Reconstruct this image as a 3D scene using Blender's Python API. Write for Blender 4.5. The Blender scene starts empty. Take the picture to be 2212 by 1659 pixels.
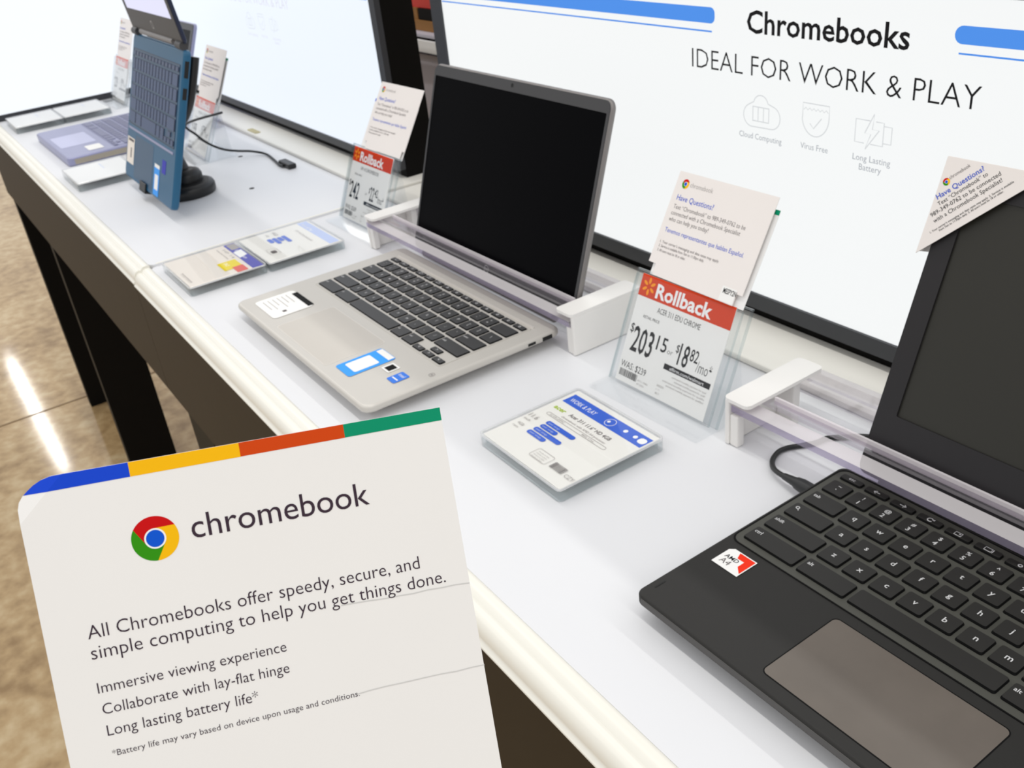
import bpy, bmesh, math, random
from mathutils import Matrix, Vector

random.seed(7)
SC = bpy.context.scene
COL = SC.collection
T = 0.76                      # height of the table tops above the floor
R = math.radians

# ------------------------------------------------------------------ camera, world, lamps, exposure
cam_data = bpy.data.cameras.new('camera')
cam = bpy.data.objects.new('camera', cam_data)
COL.objects.link(cam)
SC.camera = cam
YAW, PITCH, ROLL = 1.0277, 0.5126, 0.1182
fw = Vector((-math.sin(YAW) * math.cos(PITCH), math.cos(YAW) * math.cos(PITCH), -math.sin(PITCH)))
rt = Vector((math.cos(YAW), math.sin(YAW), 0))
dn = fw.cross(rt)
cr, sr = math.cos(ROLL), math.sin(ROLL)
rt2 = rt * cr + dn * sr
dn2 = rt * -sr + dn * cr
cm = Matrix((rt2, -dn2, -fw)).transposed().to_4x4()
cm.translation = Vector((0.58222, -0.46031, 0.43924 + T))
cam.matrix_world = cm
cam_data.sensor_fit = 'HORIZONTAL'
cam_data.sensor_width = 36.0
cam_data.lens = 2067.0 / 2212.0 * 36.0
cam_data.clip_start = 0.02
cam_data.dof.use_dof = True
cam_data.dof.focus_distance = 0.36
cam_data.dof.aperture_fstop = 36.0

world = bpy.data.worlds.new('store_ambience')
SC.world = world
world.use_nodes = True
bg = world.node_tree.nodes['Background']
bg.inputs[0].default_value = (0.99, 0.992, 1.0, 1)
bg.inputs[1].default_value = 0.63

def strip_lamp(x, y, power):
    l = bpy.data.lights.new('ceiling_strip_lamp', 'AREA')
    l.shape = 'RECTANGLE'
    l.size, l.size_y = 2.8, 0.075
    l.energy = power
    l.color = (1.0, 0.98, 0.945)
    o = bpy.data.objects.new('ceiling_strip_lamp', l)
    o.location = (x, y, 3.2)
    COL.objects.link(o)

for ly in (-2.55, -0.155, 2.25):
    for lx in (-9.1, -5.9, -2.7, 0.5, 3.7):
        strip_lamp(lx, ly, 15.5)

SC.view_settings.view_transform = 'Standard'
SC.view_settings.look = 'None'
SC.view_settings.gamma = 1.0
SC.view_settings.use_curve_mapping = False
SC.view_settings.exposure = 0.1
SC.cycles.use_denoising = True
SC.cycles.max_bounces = 14
SC.cycles.transparent_max_bounces = 24
SC.cycles.sample_clamp_indirect = 6.0

# ------------------------------------------------------------------ materials
def srgb(r, g, b):
    def f(c):
        c /= 255.0
        return c / 12.92 if c <= 0.04045 else ((c + 0.055) / 1.055) ** 2.4
    return (f(r), f(g), f(b), 1.0)

def mat(name, col, rough=0.5, metal=0.0, spec=0.5, noise=None, bump=None, emit=None, coat=0.0):
    m = bpy.data.materials.new(name)
    m.use_nodes = True
    nt = m.node_tree
    p = nt.nodes['Principled BSDF']
    p.inputs['Base Color'].default_value = col
    p.inputs['Roughness'].default_value = rough
    p.inputs['Metallic'].default_value = metal
    p.inputs['Specular IOR Level'].default_value = spec
    if coat:
        p.inputs['Coat Weight'].default_value = coat
        p.inputs['Coat Roughness'].default_value = 0.03
    if emit:
        p.inputs['Emission Color'].default_value = emit[0]
        p.inputs['Emission Strength'].default_value = emit[1]
    if noise or bump:
        tc = nt.nodes.new('ShaderNodeTexCoord')
    if noise:
        sc, amt = noise
        n = nt.nodes.new('ShaderNodeTexNoise')
        n.inputs['Scale'].default_value = sc
        n.inputs['Detail'].default_value = 4
        nt.links.new(tc.outputs['Object'], n.inputs['Vector'])
        r = nt.nodes.new('ShaderNodeMapRange')
        r.inputs['To Min'].default_value = 1 - amt
        r.inputs['To Max'].default_value = 1 + amt
        nt.links.new(n.outputs['Fac'], r.inputs['Value'])
        x = nt.nodes.new('ShaderNodeMix')
        x.data_type = 'RGBA'
        x.blend_type = 'MULTIPLY'
        x.inputs['Factor'].default_value = 1
        x.inputs['A'].default_value = col
        nt.links.new(r.outputs['Result'], x.inputs['B'])
        nt.links.new(x.outputs['Result'], p.inputs['Base Color'])
    if bump:
        sc, st = bump
        n = nt.nodes.new('ShaderNodeTexNoise')
        n.inputs['Scale'].default_value = sc
        n.inputs['Detail'].default_value = 5
        nt.links.new(tc.outputs['Object'], n.inputs['Vector'])
        b = nt.nodes.new('ShaderNodeBump')
        b.inputs['Strength'].default_value = st
        b.inputs['Distance'].default_value = 0.0005
        nt.links.new(n.outputs['Fac'], b.inputs['Height'])
        nt.links.new(b.outputs['Normal'], p.inputs['Normal'])
    return m

def clear(name, tint, rough=0.03, ior=1.45):
    m = bpy.data.materials.new(name)
    m.use_nodes = True
    nt = m.node_tree
    for n in list(nt.nodes):
        nt.nodes.remove(n)
    out = nt.nodes.new('ShaderNodeOutputMaterial')
    mx = nt.nodes.new('ShaderNodeMixShader')
    tr = nt.nodes.new('ShaderNodeBsdfTransparent')
    tr.inputs[0].default_value = tint
    gl = nt.nodes.new('ShaderNodeBsdfGlossy')
    gl.inputs['Roughness'].default_value = rough
    fr = nt.nodes.new('ShaderNodeLayerWeight')
    fr.inputs['Blend'].default_value = 0.5
    pw = nt.nodes.new('ShaderNodeMath'); pw.operation = 'POWER'; pw.inputs[1].default_value = 4.0
    sc = nt.nodes.new('ShaderNodeMath'); sc.operation = 'MULTIPLY_ADD'
    sc.inputs[1].default_value = 0.75; sc.inputs[2].default_value = ((ior - 1) / (ior + 1)) ** 2
    nt.links.new(fr.outputs['Facing'], pw.inputs[0])
    nt.links.new(pw.outputs[0], sc.inputs[0])
    nt.links.new(sc.outputs[0], mx.inputs[0])
    nt.links.new(tr.outputs[0], mx.inputs[1])
    nt.links.new(gl.outputs[0], mx.inputs[2])
    nt.links.new(mx.outputs[0], out.inputs[0])
    return m

def lit(name, col, strength):
    m = bpy.data.materials.new(name)
    m.use_nodes = True
    nt = m.node_tree
    p = nt.nodes['Principled BSDF']
    p.inputs['Base Color'].default_value = (0.04, 0.04, 0.04, 1)
    p.inputs['Roughness'].default_value = 0.45
    p.inputs['Specular IOR Level'].default_value = 0.2
    p.inputs['Emission Color'].default_value = col
    p.inputs['Emission Strength'].default_value = strength
    return m

M = {}
M['top'] = mat('white_laminate', (0.76, 0.765, 0.785, 1), 0.42, noise=(9, 0.012))
M['trim'] = mat('cream_plastic', (0.86, 0.84, 0.76, 1), 0.35, noise=(12, 0.015))
M['apron'] = mat('dark_brown_steel', srgb(44, 35, 22), 0.6, spec=0.3, noise=(30, 0.08))
M['leg'] = mat('black_steel', srgb(11, 10, 9), 0.55, spec=0.15, noise=(20, 0.1))
M['ledge'] = mat('ivory_laminate', (0.82, 0.80, 0.74, 1), 0.4, noise=(12, 0.012))
M['bezel'] = mat('charcoal_frame', srgb(47, 49, 54), 0.42, noise=(25, 0.05))
M['housing'] = mat('black_housing', srgb(9, 8, 7), 0.6, spec=0.1, noise=(25, 0.08))
M['glow'] = lit('backlit_panel', (0.875, 0.893, 0.893, 1), 0.945)
M['glow_left'] = lit('backlit_panel_cool', (0.82, 0.88, 0.965, 1), 0.945)
M['glow_far'] = lit('backlit_panel_bright', (0.90, 0.94, 1.0, 1), 0.97)
M['blue_lit'] = lit('backlit_blue', srgb(62, 140, 234), 0.9)
M['ink'] = mat('black_ink', (0.012, 0.012, 0.014, 1), 0.6)
M['icon'] = lit('pale_grey_print', srgb(205, 208, 210), 0.95)
M['caption'] = lit('grey_print', srgb(160, 165, 172), 0.9)
M['pale_print'] = lit('glare_paled_print', srgb(212, 212, 226), 0.98)  # glare over the left sign is put into this pale ink colour
M['silver'] = mat('silver_aluminium', srgb(205, 201, 194), 0.42, metal=0.3, noise=(40, 0.02))
M['silver_pad'] = mat('silver_touchpad', srgb(204, 198, 189), 0.34, metal=0.3, noise=(40, 0.02))
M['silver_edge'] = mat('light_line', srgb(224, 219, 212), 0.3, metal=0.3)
M['key'] = mat('dark_grey_key', srgb(56, 56, 57), 0.45, noise=(60, 0.05))
M['keyside'] = mat('black_key_shade_and_print', srgb(14, 14, 14), 0.6)  # shade of the key recesses painted as black; also used for dark print
M['legend'] = mat('white_legend', srgb(205, 205, 205), 0.6)
M['legend_dim'] = mat('grey_legend', srgb(150, 150, 150), 0.6)
M['lidframe'] = mat('dark_grey_bezel', srgb(58, 58, 60), 0.45, noise=(60, 0.04))
M['screen'] = mat('black_glass', (0.0016, 0.0016, 0.0022, 1), 0.3, spec=0.025)
M['shell'] = mat('grey_lid_shell', srgb(132, 128, 126), 0.4, metal=0.4, noise=(40, 0.03))
M['acer'] = mat('charcoal_plastic', srgb(37, 36, 34), 0.55, spec=0.32, noise=(160, 0.05), bump=(900, 0.12))
M['acerkey'] = mat('charcoal_key', srgb(38, 37, 35), 0.5, spec=0.35, noise=(80, 0.05))
M['acerwell'] = mat('grey_keyboard_deck', srgb(72, 72, 66), 0.5, spec=0.4, noise=(80, 0.04))
M['acerpad'] = mat('smudged_touchpad', srgb(100, 92, 84), 0.36, noise=(38, 0.16))
M['acerscreen'] = mat('matte_black_screen', srgb(41, 40, 34), 0.42, spec=0.4, noise=(14, 0.06))
M['acerlid'] = mat('black_lid_plastic', srgb(31, 29, 31), 0.5, spec=0.4, noise=(160, 0.05))
M['front_sheen'] = mat('grey_painted_sheen', srgb(74, 72, 70), 0.5, noise=(90, 0.04))  # lighter grey stands for light grazing the laptop's front face
M['port'] = mat('black_port', (0.004, 0.004, 0.004, 1), 0.7)
M['paper'] = mat('white_card_stock', srgb(243, 242, 240), 0.6, noise=(25, 0.012))
M['paper_edge'] = mat('grey_card_edge', srgb(200, 198, 196), 0.7)
M['paper_warm'] = mat('warm_white_card', srgb(238, 232, 228), 0.6, noise=(25, 0.012))
M['label'] = mat('white_label', srgb(244, 243, 240), 0.45, noise=(25, 0.01))
M['sheet'] = mat('cream_sheet', srgb(242, 240, 234), 0.55, noise=(25, 0.01))
M['sheet_tan'] = mat('beige_sheet', srgb(236, 228, 218), 0.55, noise=(25, 0.01))
M['crease'] = mat('crease_grey', srgb(212, 211, 209), 0.7)
M['plum'] = mat('plum_ink', srgb(62, 48, 60), 0.6)
M['b_blue'] = mat('blue_band', srgb(23, 72, 212), 0.4, noise=(40, 0.02))
M['b_yel'] = mat('yellow_band', srgb(252, 190, 10), 0.4, noise=(40, 0.02))
M['b_red'] = mat('orange_red_band', srgb(212, 72, 12), 0.4, noise=(40, 0.02))
M['b_grn'] = mat('green_band', srgb(6, 148, 108), 0.4, noise=(40, 0.02))
M['c_red'] = mat('logo_red', srgb(205, 10, 14), 0.45)
M['c_yel'] = mat('logo_yellow', srgb(252, 192, 8), 0.45)
M['c_grn'] = mat('logo_green', srgb(52, 148, 14), 0.45)
M['c_blu'] = mat('logo_blue', srgb(10, 88, 214), 0.45)
M['vivid'] = mat('vivid_red', srgb(240, 52, 24), 0.45)
M['white'] = mat('white_print', srgb(250, 250, 250), 0.5)
M['ltblue'] = mat('pale_blue_band', srgb(190, 205, 245), 0.5)
M['spec_blue'] = mat('royal_blue_print', srgb(62, 104, 212), 0.5)
M['navy'] = mat('indigo_print', srgb(66, 68, 178), 0.5)
M['sticker_blue'] = mat('sky_blue_sticker', srgb(58, 158, 246), 0.4)
M['chip_blue'] = mat('mid_blue_sticker', srgb(60, 122, 222), 0.4)
M['ink_blue'] = mat('blue_ink', srgb(70, 98, 205), 0.6)
M['ink_grey'] = mat('grey_ink', srgb(105, 98, 98), 0.6)
M['ink_dim'] = mat('light_grey_ink', srgb(168, 163, 160), 0.6)
M['rollred'] = mat('vermilion_strip', srgb(216, 66, 28), 0.25, noise=(40, 0.02))
M['spark'] = mat('amber_spark', srgb(255, 160, 20), 0.35)
M['lime'] = mat('lime_print', srgb(175, 200, 70), 0.5)
M['yellow'] = mat('yellow_mark', srgb(236, 214, 20), 0.5)
M['redmark'] = mat('red_mark', srgb(226, 92, 82), 0.5)
M['clear'] = clear('clear_acrylic', (0.985, 0.99, 0.993, 1))
M['clear_edge'] = clear('acrylic_cut_edge', (0.91, 0.935, 0.94, 1), 0.08, 1.6)
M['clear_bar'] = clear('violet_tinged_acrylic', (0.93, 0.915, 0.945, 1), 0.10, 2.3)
M['lip'] = clear('acrylic_painted_reflection', (0.95, 0.91, 0.94, 1), 0.2, 1.6)
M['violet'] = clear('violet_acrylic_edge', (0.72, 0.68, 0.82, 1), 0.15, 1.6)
def haze(m, col, amt):
    nt = m.node_tree
    mx = next(n for n in nt.nodes if n.type == 'MIX_SHADER')
    out = next(n for n in nt.nodes if n.type == 'OUTPUT_MATERIAL')
    df = nt.nodes.new('ShaderNodeBsdfDiffuse'); df.inputs[0].default_value = col
    m2 = nt.nodes.new('ShaderNodeMixShader'); m2.inputs[0].default_value = amt
    nt.links.new(mx.outputs[0], m2.inputs[1]); nt.links.new(df.outputs[0], m2.inputs[2]); nt.links.new(m2.outputs[0], out.inputs[0])
haze(M['lip'], (0.90, 0.86, 0.87, 1), 0.5)  # diffuse tint paints reflected light on the bar's lip and rod top
M['rim'] = clear('acrylic_rim_highlight', (0.97, 0.97, 0.97, 1), 0.1, 1.8)
haze(M['rim'], (0.93, 0.93, 0.93, 1), 0.45)  # diffuse white paints a highlight along the blocks' top edges
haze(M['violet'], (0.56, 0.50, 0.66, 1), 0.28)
M['clamp'] = mat('ivory_clamp', (0.84, 0.82, 0.79, 1), 0.38, noise=(30, 0.01))
M['teal'] = mat('teal_blue_plastic', srgb(22, 88, 124), 0.4, noise=(60, 0.04))
M['tealkey'] = mat('slate_blue_key', srgb(52, 74, 112), 0.4, noise=(60, 0.04))
M['tealpad'] = mat('deep_teal_touchpad', srgb(26, 72, 104), 0.35, noise=(40, 0.03))
M['teallid'] = mat('navy_lid', srgb(22, 34, 62), 0.4)
M['litscreen'] = lit('pale_lit_screen', srgb(222, 222, 246), 0.92)
M['slate'] = mat('lavender_grey_metal', srgb(150, 152, 184), 0.35, metal=0.2, noise=(40, 0.03))
M['slatepad'] = mat('pale_lavender_touchpad', srgb(186, 188, 220), 0.3, noise=(40, 0.02))
M['slatekey'] = mat('slate_key', srgb(112, 114, 146), 0.4)
M['slateside'] = mat('tan_grey_edge', srgb(168, 160, 146), 0.4, metal=0.3)
M['rubber'] = mat('black_rubber', srgb(20, 20, 21), 0.38, noise=(60, 0.1))
M['cable'] = mat('black_cable', srgb(26, 28, 29), 0.45, noise=(90, 0.06))
M['brass'] = mat('tarnished_brass', srgb(190, 178, 130), 0.4, metal=0.6, noise=(80, 0.2))
M['hole'] = mat('dark_screw_hole', srgb(60, 58, 60), 0.7)
M['carton_red'] = mat('red_carton', srgb(206, 36, 16), 0.45, noise=(20, 0.1))
M['carton_tan'] = mat('tan_carton', srgb(150, 104, 48), 0.7, noise=(20, 0.12))
M['carton_black'] = mat('black_carton', srgb(8, 7, 6), 0.6, spec=0.1, noise=(20, 0.1))
M['shelf'] = mat('grey_shelf_metal', srgb(188, 184, 194), 0.5, noise=(15, 0.03))
M['wall'] = mat('pale_store_wall', srgb(205, 198, 188), 0.8, noise=(3, 0.04))

for k in ('b_blue', 'b_yel', 'b_red', 'b_grn', 'c_red', 'c_yel', 'c_grn', 'c_blu', 'white', 'plum', 'ink_blue', 'ink_grey', 'ink_dim', 'ink', 'spec_blue', 'navy', 'vivid',
          'sticker_blue', 'chip_blue', 'rollred', 'paper', 'paper_warm', 'label', 'sheet', 'sheet_tan', 'lime', 'yellow', 'redmark', 'spark', 'legend', 'keyside'):
    M[k].node_tree.nodes['Principled BSDF'].inputs['Specular IOR Level'].default_value = 0.12

def floor_material():
    m = bpy.data.materials.new('polished_concrete')
    m.use_nodes = True
    nt = m.node_tree
    p = nt.nodes['Principled BSDF']
    tc = nt.nodes.new('ShaderNodeTexCoord')
    n1 = nt.nodes.new('ShaderNodeTexNoise'); n1.inputs['Scale'].default_value = 3.0; n1.inputs['Detail'].default_value = 6
    n2 = nt.nodes.new('ShaderNodeTexNoise'); n2.inputs['Scale'].default_value = 26.0; n2.inputs['Detail'].default_value = 8
    for n in (n1, n2):
        nt.links.new(tc.outputs['Object'], n.inputs['Vector'])
    ad = nt.nodes.new('ShaderNodeMath'); ad.operation = 'MULTIPLY_ADD'
    ad.inputs[1].default_value = 0.55
    nt.links.new(n2.outputs['Fac'], ad.inputs[0])
    hm = nt.nodes.new('ShaderNodeMath'); hm.operation = 'MULTIPLY'; hm.inputs[1].default_value = 0.45
    nt.links.new(n1.outputs['Fac'], hm.inputs[0])
    nt.links.new(hm.outputs[0], ad.inputs[2])
    cr_ = nt.nodes.new('ShaderNodeValToRGB')
    e = cr_.color_ramp.elements
    e[0].position = 0.36; e[0].color = srgb(150, 122, 84)
    e[1].position = 0.64; e[1].color = srgb(206, 184, 146)
    k = cr_.color_ramp.elements.new(0.5); k.color = srgb(184, 156, 114)
    nt.links.new(ad.outputs[0], cr_.inputs[0])
    nt.links.new(cr_.outputs[0], p.inputs['Base Color'])
    p.inputs['Roughness'].default_value = 0.085
    p.inputs['Specular IOR Level'].default_value = 0.5
    return m
M['floor'] = floor_material()
M['joint'] = mat('dark_floor_joint', srgb(120, 96, 66), 0.7)

# ------------------------------------------------------------------ mesh helpers
def rrect(x0, y0, x1, y1, r, n=5):
    r = min(r, (x1 - x0) / 2 - 1e-6, (y1 - y0) / 2 - 1e-6)
    out = []
    for cx, cy, a0 in ((x1 - r, y1 - r, 0), (x0 + r, y1 - r, 90), (x0 + r, y0 + r, 180), (x1 - r, y0 + r, 270)):
        for i in range(n + 1):
            a = R(a0 + 90 * i / n)
            out.append((cx + r * math.cos(a), cy + r * math.sin(a)))
    return out

_tc = {}
def glyphs(s, off=0.0, res=2):
    k = (s, off, res)
    if k not in _tc:
        cu = bpy.data.curves.new('lettering', 'FONT')
        cu.body = s
        cu.size = 1.0
        cu.offset = off
        cu.resolution_u = res
        ob = bpy.data.objects.new('lettering', cu)
        me = bpy.data.meshes.new_from_object(ob)
        vs = [(v.co.x, v.co.y) for v in me.vertices]
        fs = [tuple(p.vertices) for p in me.polygons]
        bpy.data.objects.remove(ob)
        bpy.data.curves.remove(cu)
        bpy.data.meshes.remove(me)
        xs = [v[0] for v in vs] or [0, 1]
        _tc[k] = (vs, fs, min(xs), max(xs))
    return _tc[k]

class MB:
    """collects shapes and links them as one mesh object"""
    def __init__(self, k=1.0):
        self.k = k; self.v = []; self.f = []; self.mi = []; self.sm = []
    def add(self, vs, fs, mi=0, smooth=False):
        b = len(self.v)
        self.v += [tuple(c * self.k for c in v) for v in vs]
        for f in fs:
            self.f.append(tuple(b + i for i in f)); self.mi.append(mi); self.sm.append(smooth)
        return self
    def box(self, x0, x1, y0, y1, z0, z1, mi=0):
        vs = [(x, y, z) for z in (z0, z1) for y in (y0, y1) for x in (x0, x1)]
        return self.add(vs, [(0, 2, 3, 1), (4, 5, 7, 6), (0, 1, 5, 4), (2, 6, 7, 3), (0, 4, 6, 2), (1, 3, 7, 5)], mi)
    def prism(self, poly, z0, z1, top=0, side=0, bot=None, inset=0.0):
        n = len(poly)
        if inset:
            cx = sum(p[0] for p in poly) / n; cy = sum(p[1] for p in poly) / n
            w = max(p[0] for p in poly) - cx; h = max(p[1] for p in poly) - cy
            tp = [(cx + (x - cx) * (w - inset) / w, cy + (y - cy) * (h - inset) / h) for x, y in poly]
        else:
            tp = poly
        vs = [(x, y, z0) for x, y in poly] + [(x, y, z1) for x, y in tp]
        self.add(vs, [tuple(range(n, 2 * n))], top)
        self.add(vs, [tuple(reversed(range(n)))], side if bot is None else bot)
        return self.add(vs, [(i, (i + 1) % n, n + (i + 1) % n, n + i) for i in range(n)], side)
    def slab(self, poly, z0, z1, r, mi=0, steps=3):
        """prism with rounded top and bottom edges, for shells"""
        n = len(poly)
        cx = sum(p[0] for p in poly) / n; cy = sum(p[1] for p in poly) / n
        w = max(p[0] for p in poly) - cx; h = max(p[1] for p in poly) - cy
        def ringat(d, z):
            return [(cx + (x - cx) * (w - d) / w, cy + (y - cy) * (h - d) / h, z) for x, y in poly]
        rings = []
        for i in range(steps + 1):
            a = R(90 * i / steps)
            rings.append(ringat(r * (1 - math.sin(a)), z0 + r * (1 - math.cos(a))))
        for i in range(steps + 1):
            a = R(90 * i / steps)
            rings.append(ringat(r * (1 - math.cos(a)), z1 - r + r * math.sin(a)))
        vs = [p for rg in rings for p in rg]
        m = len(rings)
        self.add(vs, [(j * n + i, j * n + (i + 1) % n, (j + 1) * n + (i + 1) % n, (j + 1) * n + i)
                      for j in range(m - 1) for i in range(n)], mi, True)
        self.add(rings[-1], [tuple(range(n))], mi)
        return self.add(rings[0], [tuple(reversed(range(n)))], mi)
    def ring(self, outer, inner, z0, z1, mi=0, mi_in=None):
        n = len(outer)
        vs = [(x, y, z0) for x, y in outer] + [(x, y, z1) for x, y in outer] + [(x, y, z0) for x, y in inner] + [(x, y, z1) for x, y in inner]
        J = [(i, (i + 1) % n) for i in range(n)]
        self.add(vs, [(n + i, n + j, 3 * n + j, 3 * n + i) for i, j in J], mi)
        self.add(vs, [(i, j, n + j, n + i) for i, j in J], mi)
        self.add(vs, [(2 * n + j, 2 * n + i, 3 * n + i, 3 * n + j) for i, j in J], mi if mi_in is None else mi_in)
        return self.add(vs, [(j, i, 2 * n + i, 2 * n + j) for i, j in J], mi)
    def flat(self, poly, z, mi=0):
        return self.add([(x, y, z) for x, y in poly], [tuple(range(len(poly)))], mi)
    def rect(self, x0, y0, x1, y1, z, mi=0):
        return self.flat([(x0, y0), (x1, y0), (x1, y1), (x0, y1)], z, mi)
    def ribbon(self, pts, w, z, mi=0, closed=False):
        n = len(pts); L = []; Rr = []
        for i, (x, y) in enumerate(pts):
            a = pts[(i - 1) % n] if (closed or i) else pts[0]
            b = pts[(i + 1) % n] if (closed or i < n - 1) else pts[-1]
            dx, dy = b[0] - a[0], b[1] - a[1]
            l = math.hypot(dx, dy) or 1
            L.append((x - dy / l * w / 2, y + dx / l * w / 2, z)); Rr.append((x + dy / l * w / 2, y - dx / l * w / 2, z))
        m = n if closed else n - 1
        return self.add(L + Rr, [(i, n + i, n + (i + 1) % n, (i + 1) % n) for i in range(m)], mi)
    def disc(self, cx, cy, r, z, mi=0, n=28, a0=0, a1=360, r0=0):
        A = [R(a0 + (a1 - a0) * i / n) for i in range(n + 1)]
        if r0:
            vs = [(cx + q * math.cos(a), cy + q * math.sin(a), z) for a in A for q in (r0, r)]
            return self.add(vs, [(2 * i, 2 * i + 1, 2 * i + 3, 2 * i + 2) for i in range(n)], mi)
        return self.flat([(cx + r * math.cos(a), cy + r * math.sin(a)) for a in A[:-1]], z, mi)
    def text(self, s, x, y, z, w=None, h=None, ang=0.0, off=0.0, mi=0, size=None, align='l', res=2):
        vs, fs, x0, x1 = glyphs(s, off, res)
        sx = (w / (x1 - x0)) if w else size
        sy = (h / 0.72) if h else sx
        if not w and h:
            sx = sy if size is None else size
        sh = {'l': x0, 'c': (x0 + x1) / 2, 'r': x1}[align]
        c, q = math.cos(R(ang)), math.sin(R(ang))
        P = []
        for a, b in vs:
            a = (a - sh) * sx; b = b * sy
            P.append((x + a * c - b * q, y + a * q + b * c, z))
        return self.add(P, fs, mi)
    def tube(self, pts, r, seg=10, mi=0, cap=True):
        P = [Vector(p) for p in pts]
        n = len(P); vs = []
        up = Vector((0.13, 0.21, 0.97)).normalized()
        for i, p in enumerate(P):
            d = (P[min(i + 1, n - 1)] - P[max(i - 1, 0)]).normalized()
            s = d.cross(up)
            if s.length < 1e-4:
                s = d.cross(Vector((1, 0, 0)))
            s.normalize(); t = s.cross(d)
            rr = r[i] if isinstance(r, (list, tuple)) else r
            for j in range(seg):
                a = 2 * math.pi * j / seg
                vs.append(tuple(p + s * (rr * math.cos(a)) + t * (rr * math.sin(a))))
        self.add(vs, [(i * seg + j, i * seg + (j + 1) % seg, (i + 1) * seg + (j + 1) % seg, (i + 1) * seg + j)
                      for i in range(n - 1) for j in range(seg)], mi, True)
        if cap:
            self.add(vs[:seg], [tuple(reversed(range(seg)))], mi)
            self.add(vs[-seg:], [tuple(range(seg))], mi)
        return self
    def lathe(self, prof, cx=0, cy=0, seg=36, mi=0):
        vs = [(cx + r * math.cos(2 * math.pi * j / seg), cy + r * math.sin(2 * math.pi * j / seg), z) for r, z in prof for j in range(seg)]
        self.add(vs, [(i * seg + j, i * seg + (j + 1) % seg, (i + 1) * seg + (j + 1) % seg, (i + 1) * seg + j)
                      for i in range(len(prof) - 1) for j in range(seg)], mi, True)
        self.add(vs[-seg:], [tuple(range(seg))], mi)
        return self.add(vs[:seg], [tuple(reversed(range(seg)))], mi)
    def extrude_x(self, prof, x0, x1, mi=0, smooth=False):
        n = len(prof)
        vs = [(x0, y, z) for y, z in prof] + [(x1, y, z) for y, z in prof]
        self.add(vs, [(i, n + i, n + (i + 1) % n, (i + 1) % n) for i in range(n)], mi, smooth)
        self.add(vs[:n], [tuple(range(n))], mi)
        return self.add(vs[n:], [tuple(reversed(range(n)))], mi)
    def extrude_y(self, prof, y0, y1, mi=0):
        n = len(prof)
        vs = [(x, y0, z) for x, z in prof] + [(x, y1, z) for x, z in prof]
        self.add(vs, [(i, (i + 1) % n, n + (i + 1) % n, n + i) for i in range(n)], mi)
        self.add(vs[:n], [tuple(reversed(range(n)))], mi)
        return self.add(vs[n:], [tuple(range(n))], mi)
    def mesh(self, name, mats):
        me = bpy.data.meshes.new(name)
        me.from_pydata(self.v, [], self.f)
        for m in (mats if isinstance(mats, (list, tuple)) else [mats]):
            me.materials.append(m)
        me.polygons.foreach_set('material_index', self.mi)
        me.polygons.foreach_set('use_smooth', self.sm)
        me.update()
        return me
    def build(self, name, mats, parent=None, bevel=None, loc=None, label=None):
        return link(name, self.mesh(name, mats), parent, bevel, loc, label)

def link(name, me, parent=None, bevel=None, loc=None, label=None):
    o = bpy.data.objects.new(name, me)
    COL.objects.link(o)
    if parent:
        o.parent = parent
    if loc:
        o.location = loc
    if bevel:
        b = o.modifiers.new('bevel', 'BEVEL')
        b.width = bevel; b.segments = 2; b.limit_method = 'ANGLE'; b.angle_limit = R(40)
    if label:
        o['label'] = label
    return o

def thing(name, label, cat, loc=(0, 0, 0), rz=0.0, group=None, mw=None):
    o = bpy.data.objects.new(name, None)
    o.empty_display_size = 0.02
    COL.objects.link(o)
    if mw is not None:
        o.matrix_world = mw
    else:
        o.location = loc; o.rotation_euler = (0, 0, rz)
    o['label'] = label; o['category'] = cat
    if group:
        o['group'] = group
    return o

def frame(O, U, V):
    U = Vector(U).normalized(); V = Vector(V); V = (V - U * U.dot(V)).normalized(); N = U.cross(V)
    m = Matrix((U, V, N)).transposed().to_4x4()
    m.translation = Vector(O)
    return m

def tilted(x, y, z, yaw, tilt):
    """plane standing on the table, leaning back by tilt; x along, y up the plane, z towards the viewer"""
    U = Vector((math.cos(yaw), math.sin(yaw), 0)); B = Vector((-math.sin(yaw), math.cos(yaw), 0))
    return frame((x, y, z + T), U, Vector((0, 0, 1)) * math.cos(tilt) + B * math.sin(tilt))

def structure(o):
    o['kind'] = 'structure'
    return o

def copy_thing(o, **props):
    """a thing with copies of its parts and sub-parts"""
    def cp(s, parent):
        c = s.copy(); COL.objects.link(c); c.parent = parent
        for ch in s.children:
            cp(ch, c)
        return c
    c = cp(o, None)
    for k, v in props.items():
        c[k] = v
    return c

def smooth(pts, n=6):
    P = [Vector(p) for p in pts]; out = []
    for i in range(len(P) - 1):
        p0, p1, p2, p3 = P[max(i - 1, 0)], P[i], P[i + 1], P[min(i + 2, len(P) - 1)]
        for k in range(n):
            t = k / n
            out.append(0.5 * ((2 * p1) + (p2 - p0) * t + (2 * p0 - 5 * p1 + 4 * p2 - p3) * t * t + (3 * p1 - p0 - 3 * p2 + p3) * t ** 3))
    return out + [P[-1]]

# ------------------------------------------------------------------ the setting
structure(MB().box(-9, 5, -4, 4, -0.04, 0).build('floor', M['floor']))
structure(MB().box(-2.030, -2.024, -4, 4, 0.0002, 0.0010).build('trim_1', M['joint']))
structure(MB().box(-9, 5, 3.6, 3.7, 0, 2.4).build('wall_back', M['wall']))

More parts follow.
